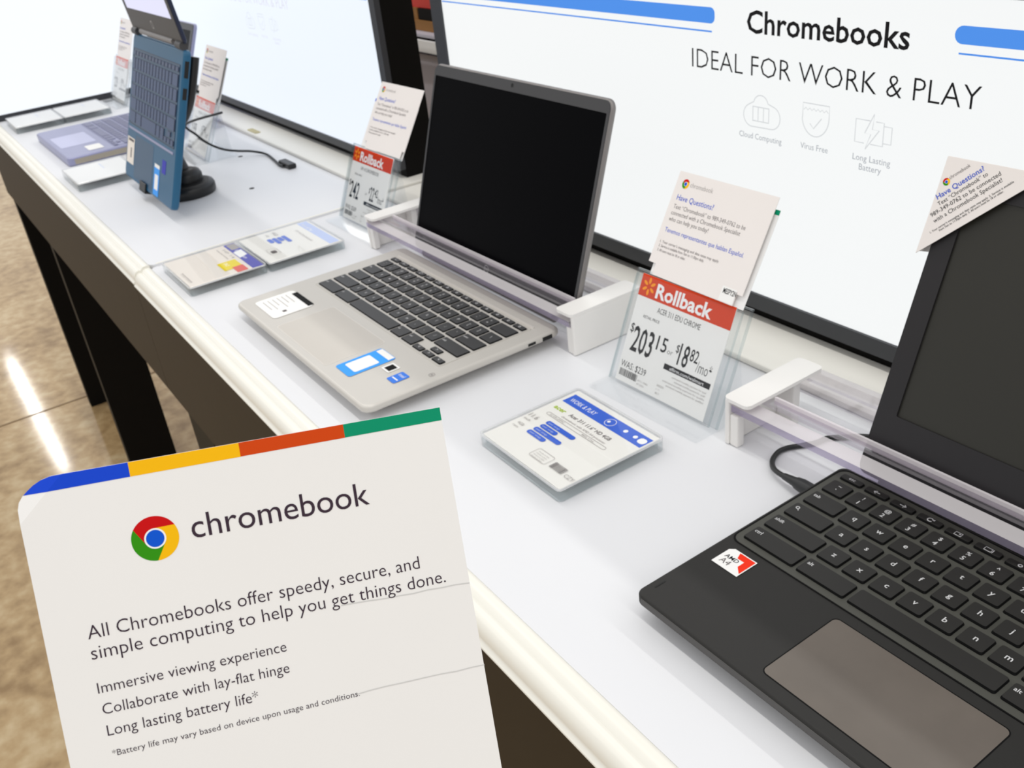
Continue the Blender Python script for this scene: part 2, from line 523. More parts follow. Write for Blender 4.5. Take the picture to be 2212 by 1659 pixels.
# ------------------------------------------------------------------ display tables
TRIM = [(-0.2285, 0.0), (-0.2295, 0.0012), (-0.232, 0.0018), (-0.236, 0.0016), (-0.2385, 0.0006), (-0.2405, -0.0016), (-0.2415, -0.0024),
        (-0.243, -0.0016), (-0.2452, -0.0016), (-0.2485, -0.0036), (-0.2512, -0.0074), (-0.2522, -0.0118), (-0.2524, -0.0152),
        (-0.2545, -0.0160), (-0.2552, -0.0172), (-0.2545, -0.0184), (-0.236, -0.0184), (-0.2285, -0.012)]

def table(label, x0, x1, zt, legs, fittings):
    t = thing('display_table', label, 'table', ((x0 + x1) / 2, 0, 0))
    cx = (x0 + x1) / 2
    a, b = x0 - cx, x1 - cx
    MB().prism(rrect(a, -0.2284, b, 0.30, 0.008, 3), T + zt - 0.022, T + zt).build('table_top', M['top'], t, bevel=0.0012)
    MB().extrude_x([(y, T + zt + z) for y, z in TRIM], a, b, smooth=True).build('edge_trim', M['trim'], t)
    MB().box(a, b, -0.2535, -0.2415, T - 0.176, T + zt - 0.0188).build('apron', M['apron'], t, bevel=0.001)
    MB().box(a, b, 0.285, 0.297, T - 0.176, T + zt - 0.0225).build('rear_apron', M['apron'], t)
    MB().box(max(a + 0.002, -1.925 - cx), b - 0.002, 0.120, 0.30, T + zt + 0.0003, T + zt + 0.0065).build('rear_ledge', M['ledge'], t, bevel=0.002)
    for (lx0, lx1, ly0, ly1) in legs:
        MB().box(lx0 - cx, lx1 - cx, ly0, ly1, 0, T - (0.177 if ly0 < 0 else 0.024)).build('leg', [M['leg']], t, bevel=0.001)
    fittings(t, cx, T + zt)
    return t

def left_fit(t, cx, z):
    for (x, y) in ((-0.9021, -0.003), (-1.108, 0.054)):
        MB().lathe([(0.0042, z - 0.001), (0.0042, z + 0.0004), (0.0022, z + 0.0007)], x - cx, y, 16).build('screw_hole', M['hole'], t)
    MB().prism(rrect(-1.262 - cx, 0.1255, -1.215 - cx, 0.137, 0.004), z + 0.0063, z + 0.0075).build('brass_fitting', M['brass'], t)
    MB().box(-0.6905 - cx, -0.6869 - cx, -0.22, 0.12, z - 0.022, z + 0.0006).build('end_strip', M['trim'], t, bevel=0.0006)

table('far white counter with cream edge trim carrying the teal and grey laptops', -2.02, -0.6868, 0.003,
      [(-1.53, -1.50, -0.2515, -0.148), (-1.98, -1.95, -0.2500, -0.150), (-1.53, -1.50, 0.185, 0.284), (-1.98, -1.95, 0.185, 0.284)], left_fit)
table('near white counter with cream edge trim carrying the silver and charcoal laptops', -0.6866, 0.75, 0.0,
      [(-0.605, -0.500, -0.2525, -0.222), (0.62, 0.72, -0.2525, -0.222), (-0.605, -0.575, 0.185, 0.284), (0.69, 0.72, 0.185, 0.284)], lambda t, cx, z: None)

# ------------------------------------------------------------------ lightbox signs
def lightbox(label, mw, W, H, depth, bez, glow, prints):
    t = thing('lightbox_sign', label, 'lightbox sign', mw=mw)
    MB().box(0, W, 0, H, -depth, -0.006).build('housing', M['housing'], t, bevel=0.001)
    o, i = rrect(0, bez[3], W, H, 0.004, 3), rrect(bez[0], bez[1], W - bez[0], H - bez[2], 0.001, 3)
    MB().ring(o, i, -0.006, 0.003).build('frame', M['bezel'], t, bevel=0.0015)
    MB().box(bez[0] - 0.002, W - bez[0] + 0.002, bez[1] - 0.002, H - bez[2] + 0.002, -0.0055, 0.0).build('light_panel', glow, t)
    prints(t)
    return t

def icon_marks(ox, z):
    """cloud, shield and battery outlines; metres in sign coordinates"""
    b = MB(); s_ = MB(); y_ = MB()
    w = 0.0009
    c = []
    def arc(cx, cy, r, a0, a1, n=14, sy=1.0):
        return [(ox + cx + r * math.cos(R(a0 + (a1 - a0) * i / n)), cy + sy * r * math.sin(R(a0 + (a1 - a0) * i / n))) for i in range(n + 1)]
    c = arc(-0.0215, 0.2055, 0.0100, 270, 115) + arc(-0.0115, 0.2155, 0.0085, 165, 15) + arc(0.0010, 0.2060, 0.0100, 70, -90)
    b.ribbon(c, w, z, closed=True)
    for k in range(4):
        x = ox - 0.0205 + k * 0.0062
        b.ribbon([(x, 0.2010), (x, 0.2135)], w, z)
    b.ribbon([(ox - 0.021, 0.2135), (ox - 0.0015, 0.2135)], w, z)
    b.ribbon([(ox - 0.021, 0.2010), (ox - 0.0015, 0.2010)], w, z)
    s = [(ox + 0.0355, 0.2245), (ox + 0.0630, 0.2245), (ox + 0.0630, 0.2140)] + [(ox + 0.0490 + 0.0140 * math.cos(R(-a)), 0.2140 - 0.0165 * math.sin(R(a))) for a in range(10, 180, 10)] + [(ox + 0.0355, 0.2140)]
    s_.ribbon(s, w, z, closed=True)
    zz = []
    for k in range(13):
        zz.append((ox + 0.0365 + k * 0.00212, 0.2198 + (0.0010 if k % 2 else -0.0010)))
    s_.ribbon(zz, w * 0.8, z)
    s_.ribbon([(ox + 0.0435, 0.2080), (ox + 0.0475, 0.2040), (ox + 0.0555, 0.2135)], w, z)
    y_.ribbon([(ox + 0.1030, 0.2190), (ox + 0.0895, 0.2190), (ox + 0.0895, 0.2005), (ox + 0.0985, 0.2005)], w, z)
    y_.ribbon([(ox + 0.1085, 0.2190), (ox + 0.1160, 0.2190), (ox + 0.1160, 0.2005), (ox + 0.1045, 0.2005)], w, z)
    y_.ribbon([(ox + 0.1160, 0.2165), (ox + 0.1235, 0.2165), (ox + 0.1235, 0.2030), (ox + 0.1160, 0.2030)], w, z)
    y_.ribbon([(ox + 0.1065, 0.2248), (ox + 0.0985, 0.2085), (ox + 0.1045, 0.2085), (ox + 0.1000, 0.1958), (ox + 0.1120, 0.2125), (ox + 0.1055, 0.2125)], w, z, closed=True)
    return (b, s_, y_)

def right_prints(t):
    X, Z = 0.577, -0.0066               # sign coordinates: x + 0.577, height above the ledge
    g = 0.0006
    MB().text('Chromebooks', X - 0.0295, 0.2758 + Z, g, w=0.1610, h=0.0190, off=0.016).build('headline', M['ink'], t)
    MB().text('IDEAL FOR WORK & PLAY', X - 0.0972, 0.2396 + Z, g, w=0.2900, h=0.0182, off=-0.012).build('subheading', M['ink'], t)
    for b in icon_marks(X, g):
        b.v = [(x, y + Z, z) for x, y, z in b.v]
        b.build('icon', M['icon'], t)
    for q in ([('Cloud Computing', -0.0365, 0.1845, 0.0500)], [('Virus Free', 0.0345, 0.1857, 0.0290)], [('Long Lasting', 0.0887, 0.1858, 0.0358), ('Battery', 0.0955, 0.1783, 0.0212)]):
        c = MB()
        for a, x, y, w in q:
            c.text(a, X + x, y + Z, g, w=w, h=0.0054)
        c.build('caption', M['caption'], t)
    def bars(x0, x1, x2, x3, right):
        b_ = MB()
        b_.flat(rrect(x0, 0.2798 + Z, x1, 0.2936 + Z, 0.0052) if not right else rrect(x0, 0.2835 + Z, x1, 0.2960 + Z, 0.0062), g)
        b_.rect(x2, 0.2722 + Z, x3, 0.2737 + Z, g) if not right else b_.rect(x2, 0.2764 + Z, x3, 0.2777 + Z, g)
        b_.build('blue_bar', M['blue_lit'], t)
    bars(0.0275, X - 0.068, 0.0275, X - 0.0715, False)
    bars(X + 0.167, 1.2285, X + 0.1715, 1.2285, True)

def left_prints(t):
    X, Z = 1.865 - 1.235, -0.0096
    g = 0.0006
    o = MB()
    o.text('IDEAL FOR WORK & PLAY', X - 0.0972, 0.2345 + Z, g, w=0.2900, h=0.0165, off=-0.004)
    o.build('subheading', M['pale_print'], t)
    MB().text('Chromebooks', X - 0.0295, 0.2700 + Z, g, w=0.1610, h=0.0180, off=0.011).build('headline', M['ink'], t)
    for b in icon_marks(X, g):
        b.v = [(x, y + Z - 0.006, z) for x, y, z in b.v]
        b.build('icon', M['icon'], t)
    for q in ([('Cloud Computing', -0.0365, 0.177, 0.0500)], [('Virus Free', 0.0345, 0.178, 0.0290)], [('Long Lasting', 0.0887, 0.178, 0.0358), ('Battery', 0.0955, 0.171, 0.0212)]):
        c = MB()
        for a, x, y, w in q:
            c.text(a, X + x, y + Z, g, w=w, h=0.0054)
        c.build('caption', M['pale_print'], t)
    MB().rect(X + 0.18, 0.2655 + Z, 1.123, 0.2672 + Z, g).rect(X + 0.18, 0.274 + Z, 1.123, 0.287 + Z, g).build('blue_bar', M['blue_lit'], t)

lightbox('white backlit sign in charcoal frame reading Chromebooks, behind the silver laptop', frame((-0.577, 0.187, T + 0.0066), (1, 0, 0), (0, 0, 1)),
         1.254, 0.334, 0.058, (0.0255, 0.0275, 0.0255, 0.012), M['glow'], right_prints)
lightbox('white backlit sign in charcoal frame behind the looping cable, its print washed out by glare', frame((-1.865, 0.175, T + 0.0096), (1, 0, 0), (0, 0, 1)),
         1.149, 0.334, 0.058, (0.0170, 0.0240, 0.0255, 0.012), M['glow_left'], left_prints)
lightbox('blank white backlit sign closing off the far end of the counter', frame((-1.934, -0.2284, T + 0.0034), (0, 1, 0), (0, 0, 1)),
         0.40, 0.37, 0.05, (0.005, 0.0135, 0.02, 0.0), M['glow_far'], lambda t: None)

# ------------------------------------------------------------------ laptops
ROWS = [
    [('ctrl', 2.25), ('alt', 2.0), ('', 5.0), ('alt', 1.25), ('ctrl', 1.25), ('<', 1.0), ('^v', 1.0), ('>', 1.0)],
    [('shift', 2.25)] + [(c, 1.0) for c in 'zxcvbnm,./'] + [('shift', 2.5)],
    [('srch', 1.75)] + [(c, 1.0) for c in "asdfghjkl;'"] + [('enter', 2.0)],
    [('tab', 1.5)] + [(c, 1.0) for c in 'qwertyuiop[]'] + [('\\', 1.25)],
    [('`~', 1.0)] + [(a + b, 1.0) for a, b in zip('1234567890-=', '!@#$%^&*()_+')] + [('bksp', 1.75)],
]
FN = ['esc', 'back', 'fwd', 'reload', 'full', 'win', 'dim', 'lite', 'mute', 'vol', 'vol', 'lock', 'lock', 'pwr']

def key_mesh(w, h, lab, K):
    kk = (round(w, 5), round(h, 5), lab)
    if kk in K['cache']:
        return K['cache'][kk]
    b = MB()
    z1 = K['kz']
    b.prism(rrect(-w / 2, -h / 2, w / 2, h / 2, K['kr'], 3), 0, z1, 0, 1, inset=0.0006)
    g = z1 + 0.00012
    s = K.get('ls', 1.0)
    if s:
        if len(lab) == 1:
            b.text(lab, 0, -0.0014 * s, g, size=0.0062 * s, mi=2, align='c', off=0.012)
        elif len(lab) == 2 and lab[0] in '1234567890-=`':
            b.text(lab[0], -0.0002, -0.0050 * s, g, size=0.0056 * s, mi=2, align='c', off=0.012)
            b.text(lab[1], 0.0002, 0.0012 * s, g, size=0.0048 * s, mi=2, align='c', off=0.008)
        elif lab in ('ctrl', 'alt', 'shift', 'tab', 'enter'):
            b.text(lab, -w / 2 + 0.0022, 0.0012 * s, g, size=0.0043 * s, mi=2, off=0.012)
        elif lab == 'esc':
            b.text(lab, 0, -0.0010, g, size=0.0040 * s, mi=2, align='c', off=0.012)
        elif lab == 'srch':
            b.disc(-w / 2 + 0.0046, 0.0024, 0.0015, g, 2, 14, r0=0.0009)
            b.ribbon([(-w / 2 + 0.0056, 0.0013), (-w / 2 + 0.0068, 0.0000)], 0.0006, g, 2)
        elif lab in ('back', 'fwd'):
            d = -1 if lab == 'back' else 1
            b.ribbon([(-0.0024 * d, 0), (0.0022 * d, 0)], 0.0006, g, 2)
            b.ribbon([(0.0004 * d, 0.0016), (0.0024 * d, 0), (0.0004 * d, -0.0016)], 0.0006, g, 2)
        elif lab == 'reload':
            b.disc(0, 0, 0.0021, g, 2, 16, 40, 330, 0.0014)
            b.flat([(0.0010, 0.0004), (0.0028, 0.0004), (0.0026, 0.0022)], g, 2)
        elif lab in ('full', 'win'):
            b.ribbon([(-0.0026, -0.0016), (0.0020, -0.0016), (0.0020, 0.0016), (-0.0026, 0.0016)], 0.0006, g, 2, closed=True)
            b.rect(0.0026, -0.0018, 0.0031, 0.0018, g, 2) if lab == 'win' else b.rect(0.0, 0.0, 0.0012, 0.0009, g, 2)
        elif lab in ('<', '>'):
            pass
        elif lab in ('dim', 'lite', 'mute', 'vol', 'lock', 'pwr'):
            b.disc(0, 0, 0.0015, g, 2, 12, r0=0.0008)
    me = b.mesh('key', [K['key'], K['side'], K['legend']])
    K['cache'][kk] = me
    return me

def keyboard(root, x0, y0, p, pv, K, z):
    kb = MB()
    m = K['margin']
    W = 14.75 * p
    hfn = K.get('fnh', 0.0088)
    yt = y0 + 5 * pv + hfn + 0.0016
    kb.ring(rrect(x0 - m, y0 - m, x0 + W + m, yt + m, K['wr']), rrect(x0 - m + 0.0009, y0 - m + 0.0009, x0 + W + m - 0.0009, yt + m - 0.0009, K['wr']), z, z + 0.0005, 0 if K.get('plain') else 1)
    kb.flat(rrect(x0 - m + 0.0009, y0 - m + 0.0009, x0 + W + m - 0.0009, yt + m - 0.0009, K['wr']), z + 0.0002, 0)
    k = kb.build('keyboard', [K['deck'], K['side']], root)
    gx, gy = K['gap']
    for r, row in enumerate(ROWS):
        u = 0.0
        for lab, w in row:
            cx, cy = x0 + (u + w / 2) * p, y0 + (r + 0.5) * pv
            if lab == '^v':
                for s in (-1, 1):
                    link('key', key_mesh(w * p - gx, pv / 2 - gy / 2 - 0.0006, '>', K), k, loc=(cx, cy + s * pv / 4, z + 0.0003))
            elif lab in ('<', '>'):
                link('key', key_mesh(w * p - gx, pv / 2 - gy / 2 - 0.0006, '<', K), k, loc=(cx, cy - pv / 4, z + 0.0003))
            else:
                link('key', key_mesh(w * p - gx, pv - gy, lab, K), k, loc=(cx, cy, z + 0.0003))
            u += w
    w = 14.75 / len(FN)
    for i, lab in enumerate(FN):
        link('key', key_mesh(w * p - gx, hfn - gy * 0.55, lab, K), k, loc=(x0 + (i + 0.5) * w * p, y0 + 5 * pv + 0.0010 + hfn / 2, z + 0.0003))
    return k

def laptop(name, label, cat, mw, W, D, H, c):
    root = thing(name, label, cat, mw=mw, group=c.get('group'))
    hb = c.get('pan', 0.0)
    MB().slab(rrect(0, 0, W, D, c['r'], 6), max(hb, 0.0004), H, c['er']).build('base', c['body'], root)
    if hb:
        i_ = c['pi']
        MB().prism(rrect(i_, i_, W - i_, D - 0.004, c['r'], 6), 0.0016, hb + 0.0006).build('underside', c.get('panmat', c['body']), root)
        for fx in (i_ + 0.02, W - i_ - 0.02):
            for fy in (i_ + 0.012, D - 0.022):
                MB().lathe([(0.005, 0.0004), (0.0055, 0.0018)], fx, fy, 16).build('rubber_foot', M['rubber'], root)
    kb = c['kb']
    keyboard(root, kb['x'], kb['y'], kb['p'], kb['pv'], c['K'], H)
    tx0, ty0, tx1, ty1 = c['pad']
    tp = MB()
    tp.ring(rrect(tx0 - 0.0007, ty0 - 0.0007, tx1 + 0.0007, ty1 + 0.0007, 0.004), rrect(tx0, ty0, tx1, ty1, 0.0035), H - 0.0005, H + 0.0002, 1)
    tp.flat(rrect(tx0, ty0, tx1, ty1, 0.0035), H + 0.00015, 0)
    tp.build('touchpad', c['padmat'], root)
    # lid, hinged at the back edge
    lx0, lx1, ly, lz, lh, tilt, th = c['lid']
    lid = MB().slab(rrect(lx0, 0, lx1, lh, c['lr'], 6), -th, 0, min(0.003, th * 0.4)).build('lid', c['shell'], root)
    lid.matrix_local = Matrix.Translation((0, ly, lz)) @ Matrix.Rotation(R(90 - tilt), 4, 'X')
    sx, sb, st = c['scr']
    ins = c.get('inset', 0.002)
    outer = rrect(lx0 + ins, ins, lx1 - ins, lh - ins, max(c['lr'] - ins, 0.002), 6)
    inner = rrect(lx0 + sx, sb, lx1 - sx, lh - st, 0.0012, 6)
    MB().ring(outer, inner, -0.0012, c.get('bz', 0.0009)).build('bezel', [c['bezel']], lid)
    MB().flat(inner, 0.0002).build('screen', [c['screen']], lid)
    MB().disc((lx0 + lx1) / 2, lh - st / 2, 0.0022, c.get('bz', 0.0009) + 0.0002, 0, 14).build('webcam', [M['port']], lid)
    MB().tube([(lx0 + c['hx'], ly, lz), (lx1 - c['hx'], ly, lz)], c['hr'], 14).build('hinge', c['hinge'], root)
    return root, lid

# ---- silver laptop
def dots(b, x, y, z, n, mi):
    for i in range(n):
        b.rect(x, y - i * 0.004, x + random.uniform(0.6, 1.0) * 0.026, y - i * 0.004 + 0.0009, z, mi)

K_hp = dict(cache={}, key=M['key'], side=M['keyside'], legend=M['legend'], deck=M['silver'], kz=0.0012, kr=0.0012, gap=(0.0026, 0.0030), margin=0.0015, wr=0.002, ls=0.85, plain=True)
K_hp['deck'] = M['silver']
HPx, HPy = -0.4412, -0.1954
hp, hplid = laptop('silver_laptop', 'silver laptop with black keys and dark screen between the two price signs', 'laptop',
    Matrix.Translation((HPx, HPy, T)) @ Matrix.Rotation(0.0038, 4, 'Z'), 0.3256, 0.2202, 0.0178,
    dict(r=0.010, er=0.0028, pan=0.0100, pi=0.018, body=M['silver'], kb=dict(x=0.0255, y=0.0905, p=0.01895, pv=0.0190), K=K_hp,
         pad=(0.100, 0.0100, 0.222, 0.0765), padmat=[M['silver_pad'], M['silver_edge']],
         lid=(-0.0005, 0.3245, 0.2385 - 0.0035, 0.0135, 0.2205, 17.6, 0.0066), lr=0.010, shell=M['shell'], scr=(0.0052, 0.0240, 0.0135), bezel=M['lidframe'],
         screen=M['screen'], hx=0.03, hr=0.0055, hinge=M['shell']))
hp.children  # parts of the silver laptop continue below
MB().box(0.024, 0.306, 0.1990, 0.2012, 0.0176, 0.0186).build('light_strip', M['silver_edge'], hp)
b = MB()
b.flat(rrect(0.0205, 0.0150, 0.0800, 0.0625, 0.005), 0.0182, 0)
b.rect(0.0300, 0.0570, 0.0770, 0.0640, 0.0183, 1)
for i in range(6):
    b.rect(0.028, 0.0500 - i * 0.0055, 0.028 + random.uniform(0.02, 0.04), 0.0508 - i * 0.0055, 0.0183, 2)
b.rect(0.066, 0.030, 0.071, 0.0345, 0.0183, 3)
b.build('sticker', [M['label'], M['keyside'], M['ink_dim'], M['ink_grey']], hp, label='white rounded sticker with a dark tab beside the touchpad')
b = MB()
b.flat(rrect(0.2305, 0.0165, 0.2615, 0.0680, 0.0035), 0.0182, 0)
b.rect(0.2330, 0.0605, 0.2590, 0.0675, 0.0183, 1)
b.flat(rrect(0.2350, 0.0250, 0.2570, 0.0520, 0.002), 0.0183, 1)
b.build('sticker', [M['sticker_blue'], M['label']], hp, label='sky blue rectangular sticker with a white window')
b = MB()
b.flat(rrect(0.2670, 0.0480, 0.2815, 0.0615, 0.001), 0.0182, 0)
b.rect(0.2695, 0.0500, 0.2795, 0.0595, 0.0183, 1)
b.build('sticker', [M['label'], M['keyside']], hp, label='small black square sticker with white border')
b = MB()
b.flat(rrect(0.2895, 0.0415, 0.3040, 0.0595, 0.002), 0.0182, 0)
b.text('intel', 0.2967, 0.0530, 0.0183, w=0.009, mi=1, align='c')
b.rect(0.2915, 0.0465, 0.3015, 0.0480, 0.0183, 1)
b.build('sticker', [M['chip_blue'], M['label']], hp, label='small mid blue processor sticker')
MB().disc(0.3148, 0.0765, 0.0032, 0.0181, 0, 18, r0=0.0026).rect(0.3135, 0.0755, 0.316, 0.0775, 0.0181).build('emblem', M['ink_dim'], hp)
MB().box(0.3250, 0.3258, 0.1790, 0.1880, 0.0122, 0.0150).build('port', M['port'], hp)
MB().box(0.3250, 0.3258, 0.1965, 0.2080, 0.0114, 0.0156).build('port', M['port'], hp)
b = MB().disc(0.163, 0.0150, 0.0046, 0.0011, 0, 20, r0=0.0039).text('hp', 0.163, 0.0136, 0.0011, w=0.0046, align='c')
b.build('emblem', M['legend'], hplid)

# ---- charcoal laptop
K_ac = dict(cache={}, key=M['acerkey'], side=M['keyside'], legend=M['legend'], deck=M['acerwell'], kz=0.0016, kr=0.0016, gap=(0.0026, 0.0040), margin=0.0045, wr=0.007, ls=1.0)
ac, aclid = laptop('charcoal_laptop', 'charcoal laptop with white key letters at the near right of the counter', 'laptop',
    Matrix.Translation((0.2194, -0.1690, T)) @ Matrix.Rotation(0.0107, 4, 'Z'), 0.2985, 0.2025, 0.0192,
    dict(r=0.006, er=0.0018, pan=0.0104, pi=0.012, body=M['acer'], kb=dict(x=0.0070, y=0.0865, p=0.0196, pv=0.0196), K=K_ac,
         pad=(0.0965, 0.0100, 0.2060, 0.0735), padmat=[M['acerpad'], M['keyside']],
         lid=(0.0070, 0.2960, 0.2090, 0.0150, 0.2250, 20.6, 0.0085), lr=0.008, shell=M['acerlid'], scr=(0.0165, 0.0495, 0.0195), bezel=M['acerlid'],
         screen=M['acerscreen'], hx=0.022, hr=0.0075, hinge=M['acerlid'], bz=0.0018, inset=0.0012, fnh=0.0100))
b = MB()
b.flat([(0.0110, 0.0565), (0.0330, 0.0565), (0.0330, 0.0760), (0.0140, 0.0760), (0.0110, 0.0730)], 0.0196, 0)
b.flat([(0.0190, 0.0751), (0.0322, 0.0751), (0.0322, 0.0595), (0.0270, 0.0640), (0.0270, 0.0700), (0.0212, 0.0700)], 0.0197, 1)
b.text('AMD', 0.0136, 0.0657, 0.0197, w=0.0108, mi=2, off=0.01)
b.text('A4', 0.0140, 0.0599, 0.0197, w=0.0078, mi=3)
b.build('sticker', [M['label'], M['vivid'], M['ink'], M['ink_grey']], ac, label='white and red processor sticker')
MB().box(0.0058, 0.2927, -0.0005, 0.0006, 0.0124, 0.0172).build('front_edge_sheen', M['front_sheen'], ac, bevel=0.0004)  # added strip, paints the grazing reflection on the base's front
MB().rect(0.0052, 0.0120, 0.0064, 0.0207, 0.0194).build('microphone_slot', M['port'], ac)
MB().box(0.020, 0.2785, 0.2018, 0.2032, 0.012, 0.018).build('vent', M['port'], ac)

# ---- teal laptop standing upright
K_te = dict(cache={}, key=M['tealkey'], side=M['teallid'], legend=M['legend_dim'], deck=M['tealpad'], kz=0.0012, kr=0.001, gap=(0.0030, 0.0030), margin=0.002, wr=0.002, ls=0.55)
face = tilted(-1.1170, -0.1437, 0.021, R(-0.9), R(20.0))
teal, teallid = laptop('teal_laptop', 'teal blue laptop propped upright on a black stand with a small lit screen on top', 'laptop',
    face @ Matrix.Translation((0, 0, -0.0115)), 0.2795, 0.2280, 0.0115,
    dict(r=0.008, er=0.003, body=M['teal'], kb=dict(x=0.0125, y=0.0900, p=0.0172, pv=0.0208), K=K_te,
         pad=(0.0560, 0.0060, 0.1630, 0.0740), padmat=[M['tealpad'], M['teal']],
         lid=(0.0, 0.2795, 0.2345, 0.0115, 0.2050, 63.0, 0.0060), lr=0.006, shell=M['teallid'], scr=(0.014, 0.034, 0.014), bezel=M['lidframe'],
         screen=M['litscreen'], hx=0.05, hr=0.0045, hinge=M['shell']))
for x in (0.018, 0.2615):
    MB().tube([(x - 0.013, 0.2325, 0.0110), (x + 0.013, 0.2325, 0.0110)], 0.0062, 14).build('hinge_barrel', M['lidframe'], teal)
MB().box(0.0105, 0.266, 0.0795, 0.0830, 0.0115, 0.0122).build('light_strip', M['slate'], teal)
b = MB().rect(0.0075, 0.0240, 0.0510, 0.0660, 0.0118, 0).rect(0.014, 0.060, 0.046, 0.064, 0.0119, 1).rect(0.03, 0.034, 0.036, 0.050, 0.0119, 1)
b.build('sticker', [M['sheet_tan'], M['ink_grey']], teal, label='cream sticker at the palm rest')
b = MB().rect(0.1750, 0.0040, 0.2045, 0.0510, 0.0118, 0).rect(0.1805, 0.013, 0.1990, 0.036, 0.0119, 1).rect(0.1760, 0.046, 0.2035, 0.0515, 0.0119, 1)
b.build('sticker', [M['sticker_blue'], M['label']], teal, label='sky blue sticker with white window')
MB().rect(0.2150, 0.0440, 0.2350, 0.0640, 0.0118, 0).build('sticker', [M['navy']], teal, label='small indigo sticker')
for y0, y1 in ((0.190, 0.213), (0.160, 0.176)):
    MB().box(0.2791, 0.2799, y0, y1, 0.003, 0.0088).build('port', M['port'], teal)
b = MB().disc(0.140, 0.017, 0.0060, 0.0011, 0, 20, r0=0.0048)
b.build('emblem', M['legend'], teallid)

# ---- lavender grey laptop at the far end
K_sl = dict(cache={}, key=M['slatekey'], side=M['slatekey'], legend=M['legend'], deck=M['slate'], kz=0.0012, kr=0.001, gap=(0.0030, 0.0030), margin=0.001, wr=0.002, ls=0.5)
sl, sllid = laptop('grey_laptop', 'lavender grey laptop lying open behind the teal laptop', 'laptop',
    Matrix.Translation((-1.627, -0.1955, T + 0.003)) @ Matrix.Rotation(0.006, 4, 'Z'), 0.2935, 0.2080, 0.0165,
    dict(r=0.008, er=0.003, body=M['slate'], kb=dict(x=0.0135, y=0.0900, p=0.0181, pv=0.0188), K=K_sl,
         pad=(0.0900, 0.0100, 0.2000, 0.0760), padmat=[M['slatepad'], M['slate']],
         lid=(0.0, 0.2935, 0.2120, 0.0130, 0.205, 23.0, 0.007), lr=0.007, shell=M['slate'], scr=(0.014, 0.022, 0.014), bezel=M['lidframe'],
         screen=M['screen'], hx=0.03, hr=0.0055, hinge=M['slate']))
MB().flat(rrect(0.2250, 0.0460, 0.2700, 0.0740, 0.003), 0.0169).build('sticker', M['label'], sl, label='white sticker beside the touchpad')
MB().box(0.2931, 0.2938, 0.0120, 0.2000, 0.003, 0.0125).build('side_edge', M['slateside'], sl)

# ------------------------------------------------------------------ stand under the teal laptop
st = thing('display_stand', 'black round stand holding up the teal laptop', 'stand', (-0.9660, -0.0850, T + 0.0033))
MB().lathe([(0.0415, 0.0), (0.0435, 0.003), (0.0435, 0.0125), (0.041, 0.0170), (0.035, 0.0190)], 0, 0, 44).build('foot_disc', M['rubber'], st)
MB().lathe([(0.026, 0.0188), (0.026, 0.0280), (0.023, 0.0340), (0.016, 0.0370)], -0.010, 0.004, 36).build('hub', M['rubber'], st)
b = MB()
fi = st.matrix_basis.inverted()
def fpt(x, y, z):
    return tuple(fi @ (face @ Vector((x, y, z))))
b.tube([(-0.020, 0.006, 0.032), (-0.034, 0.002, 0.060), fpt(0.120, 0.090, -0.025)], 0.010, 14)
b.build('neck', M['rubber'], st)
def fbox(x0, x1, y0, y1, z0, z1):
    q = MB().box(x0, x1, y0, y1, z0, z1)
    q.v = [fpt(*p) for p in q.v]
    return q
fbox(0.105, 0.187, 0.050, 0.130, -0.020, -0.0120).build('back_plate', M['rubber'], st, bevel=0.003)
q = fbox(0.105, 0.130, -0.0035, 0.060, -0.0175, -0.0120)
q2 = fbox(0.105, 0.140, -0.0045, -0.0006, -0.0175, 0.0030); q.add(q2.v, q2.f)
q2 = fbox(0.105, 0.140, -0.0045, 0.0110, 0.0006, 0.0030); q.add(q2.v, q2.f)
q.build('lower_clip', M['rubber'], st, bevel=0.001)
b = MB()
b.tube([fpt(*p) for p in smooth([(0.188, 0.110, -0.0175), (0.222, 0.118, -0.0178), (0.246, 0.132, -0.0185), (0.259, 0.155, -0.0190), (0.264, 0.185, -0.0195), (0.265, 0.220, -0.0195)])],
       [0.0045] * 8 + [0.0048 + 0.0002 * k for k in range(10)] + [0.0068 + 0.0000 * k for k in range(13)], 12)
b.build('side_clamp', M['rubber'], st)

# ------------------------------------------------------------------ cables
t = thing('power_cable', 'black power cable plugged into the left side of the charcoal laptop', 'cable', (0.16, 0.03, T))
def rel(pts, o):
    return [(x - o[0], y - o[1], z - (o[2] - T)) for x, y, z in pts]
o_ = (0.16, 0.03, T)
pts = [(0.1905, 0.0034, 0.0088), (0.1850, 0.0042, 0.0080), (0.1765, 0.0072, 0.0062), (0.1690, 0.0125, 0.0042), (0.1622, 0.0205, 0.0032), (0.1578, 0.0320, 0.0026),
       (0.1590, 0.0420, 0.0024), (0.1640, 0.0520, 0.0024), (0.1690, 0.0640, 0.0024), (0.1700, 0.0730, 0.0024), (0.1770, 0.0830, 0.0024), (0.1870, 0.0950, 0.0024), (0.2050, 0.1080, 0.0026)]
MB().tube(rel(smooth(pts), o_), 0.0021, 10).build('cord', M['cable'], t)
b = MB()
b.tube(rel([(0.2165, 0.0022, 0.0100), (0.2060, 0.0025, 0.0100), (0.2010, 0.0027, 0.0098)], o_), [0.0054, 0.0054, 0.0046], 14)
b.tube(rel([(0.2010, 0.0027, 0.0098), (0.1950, 0.0030, 0.0094), (0.1880, 0.0038, 0.0084)], o_), [0.0040, 0.0033, 0.0026], 12)
b.build('plug', M['cable'], t)

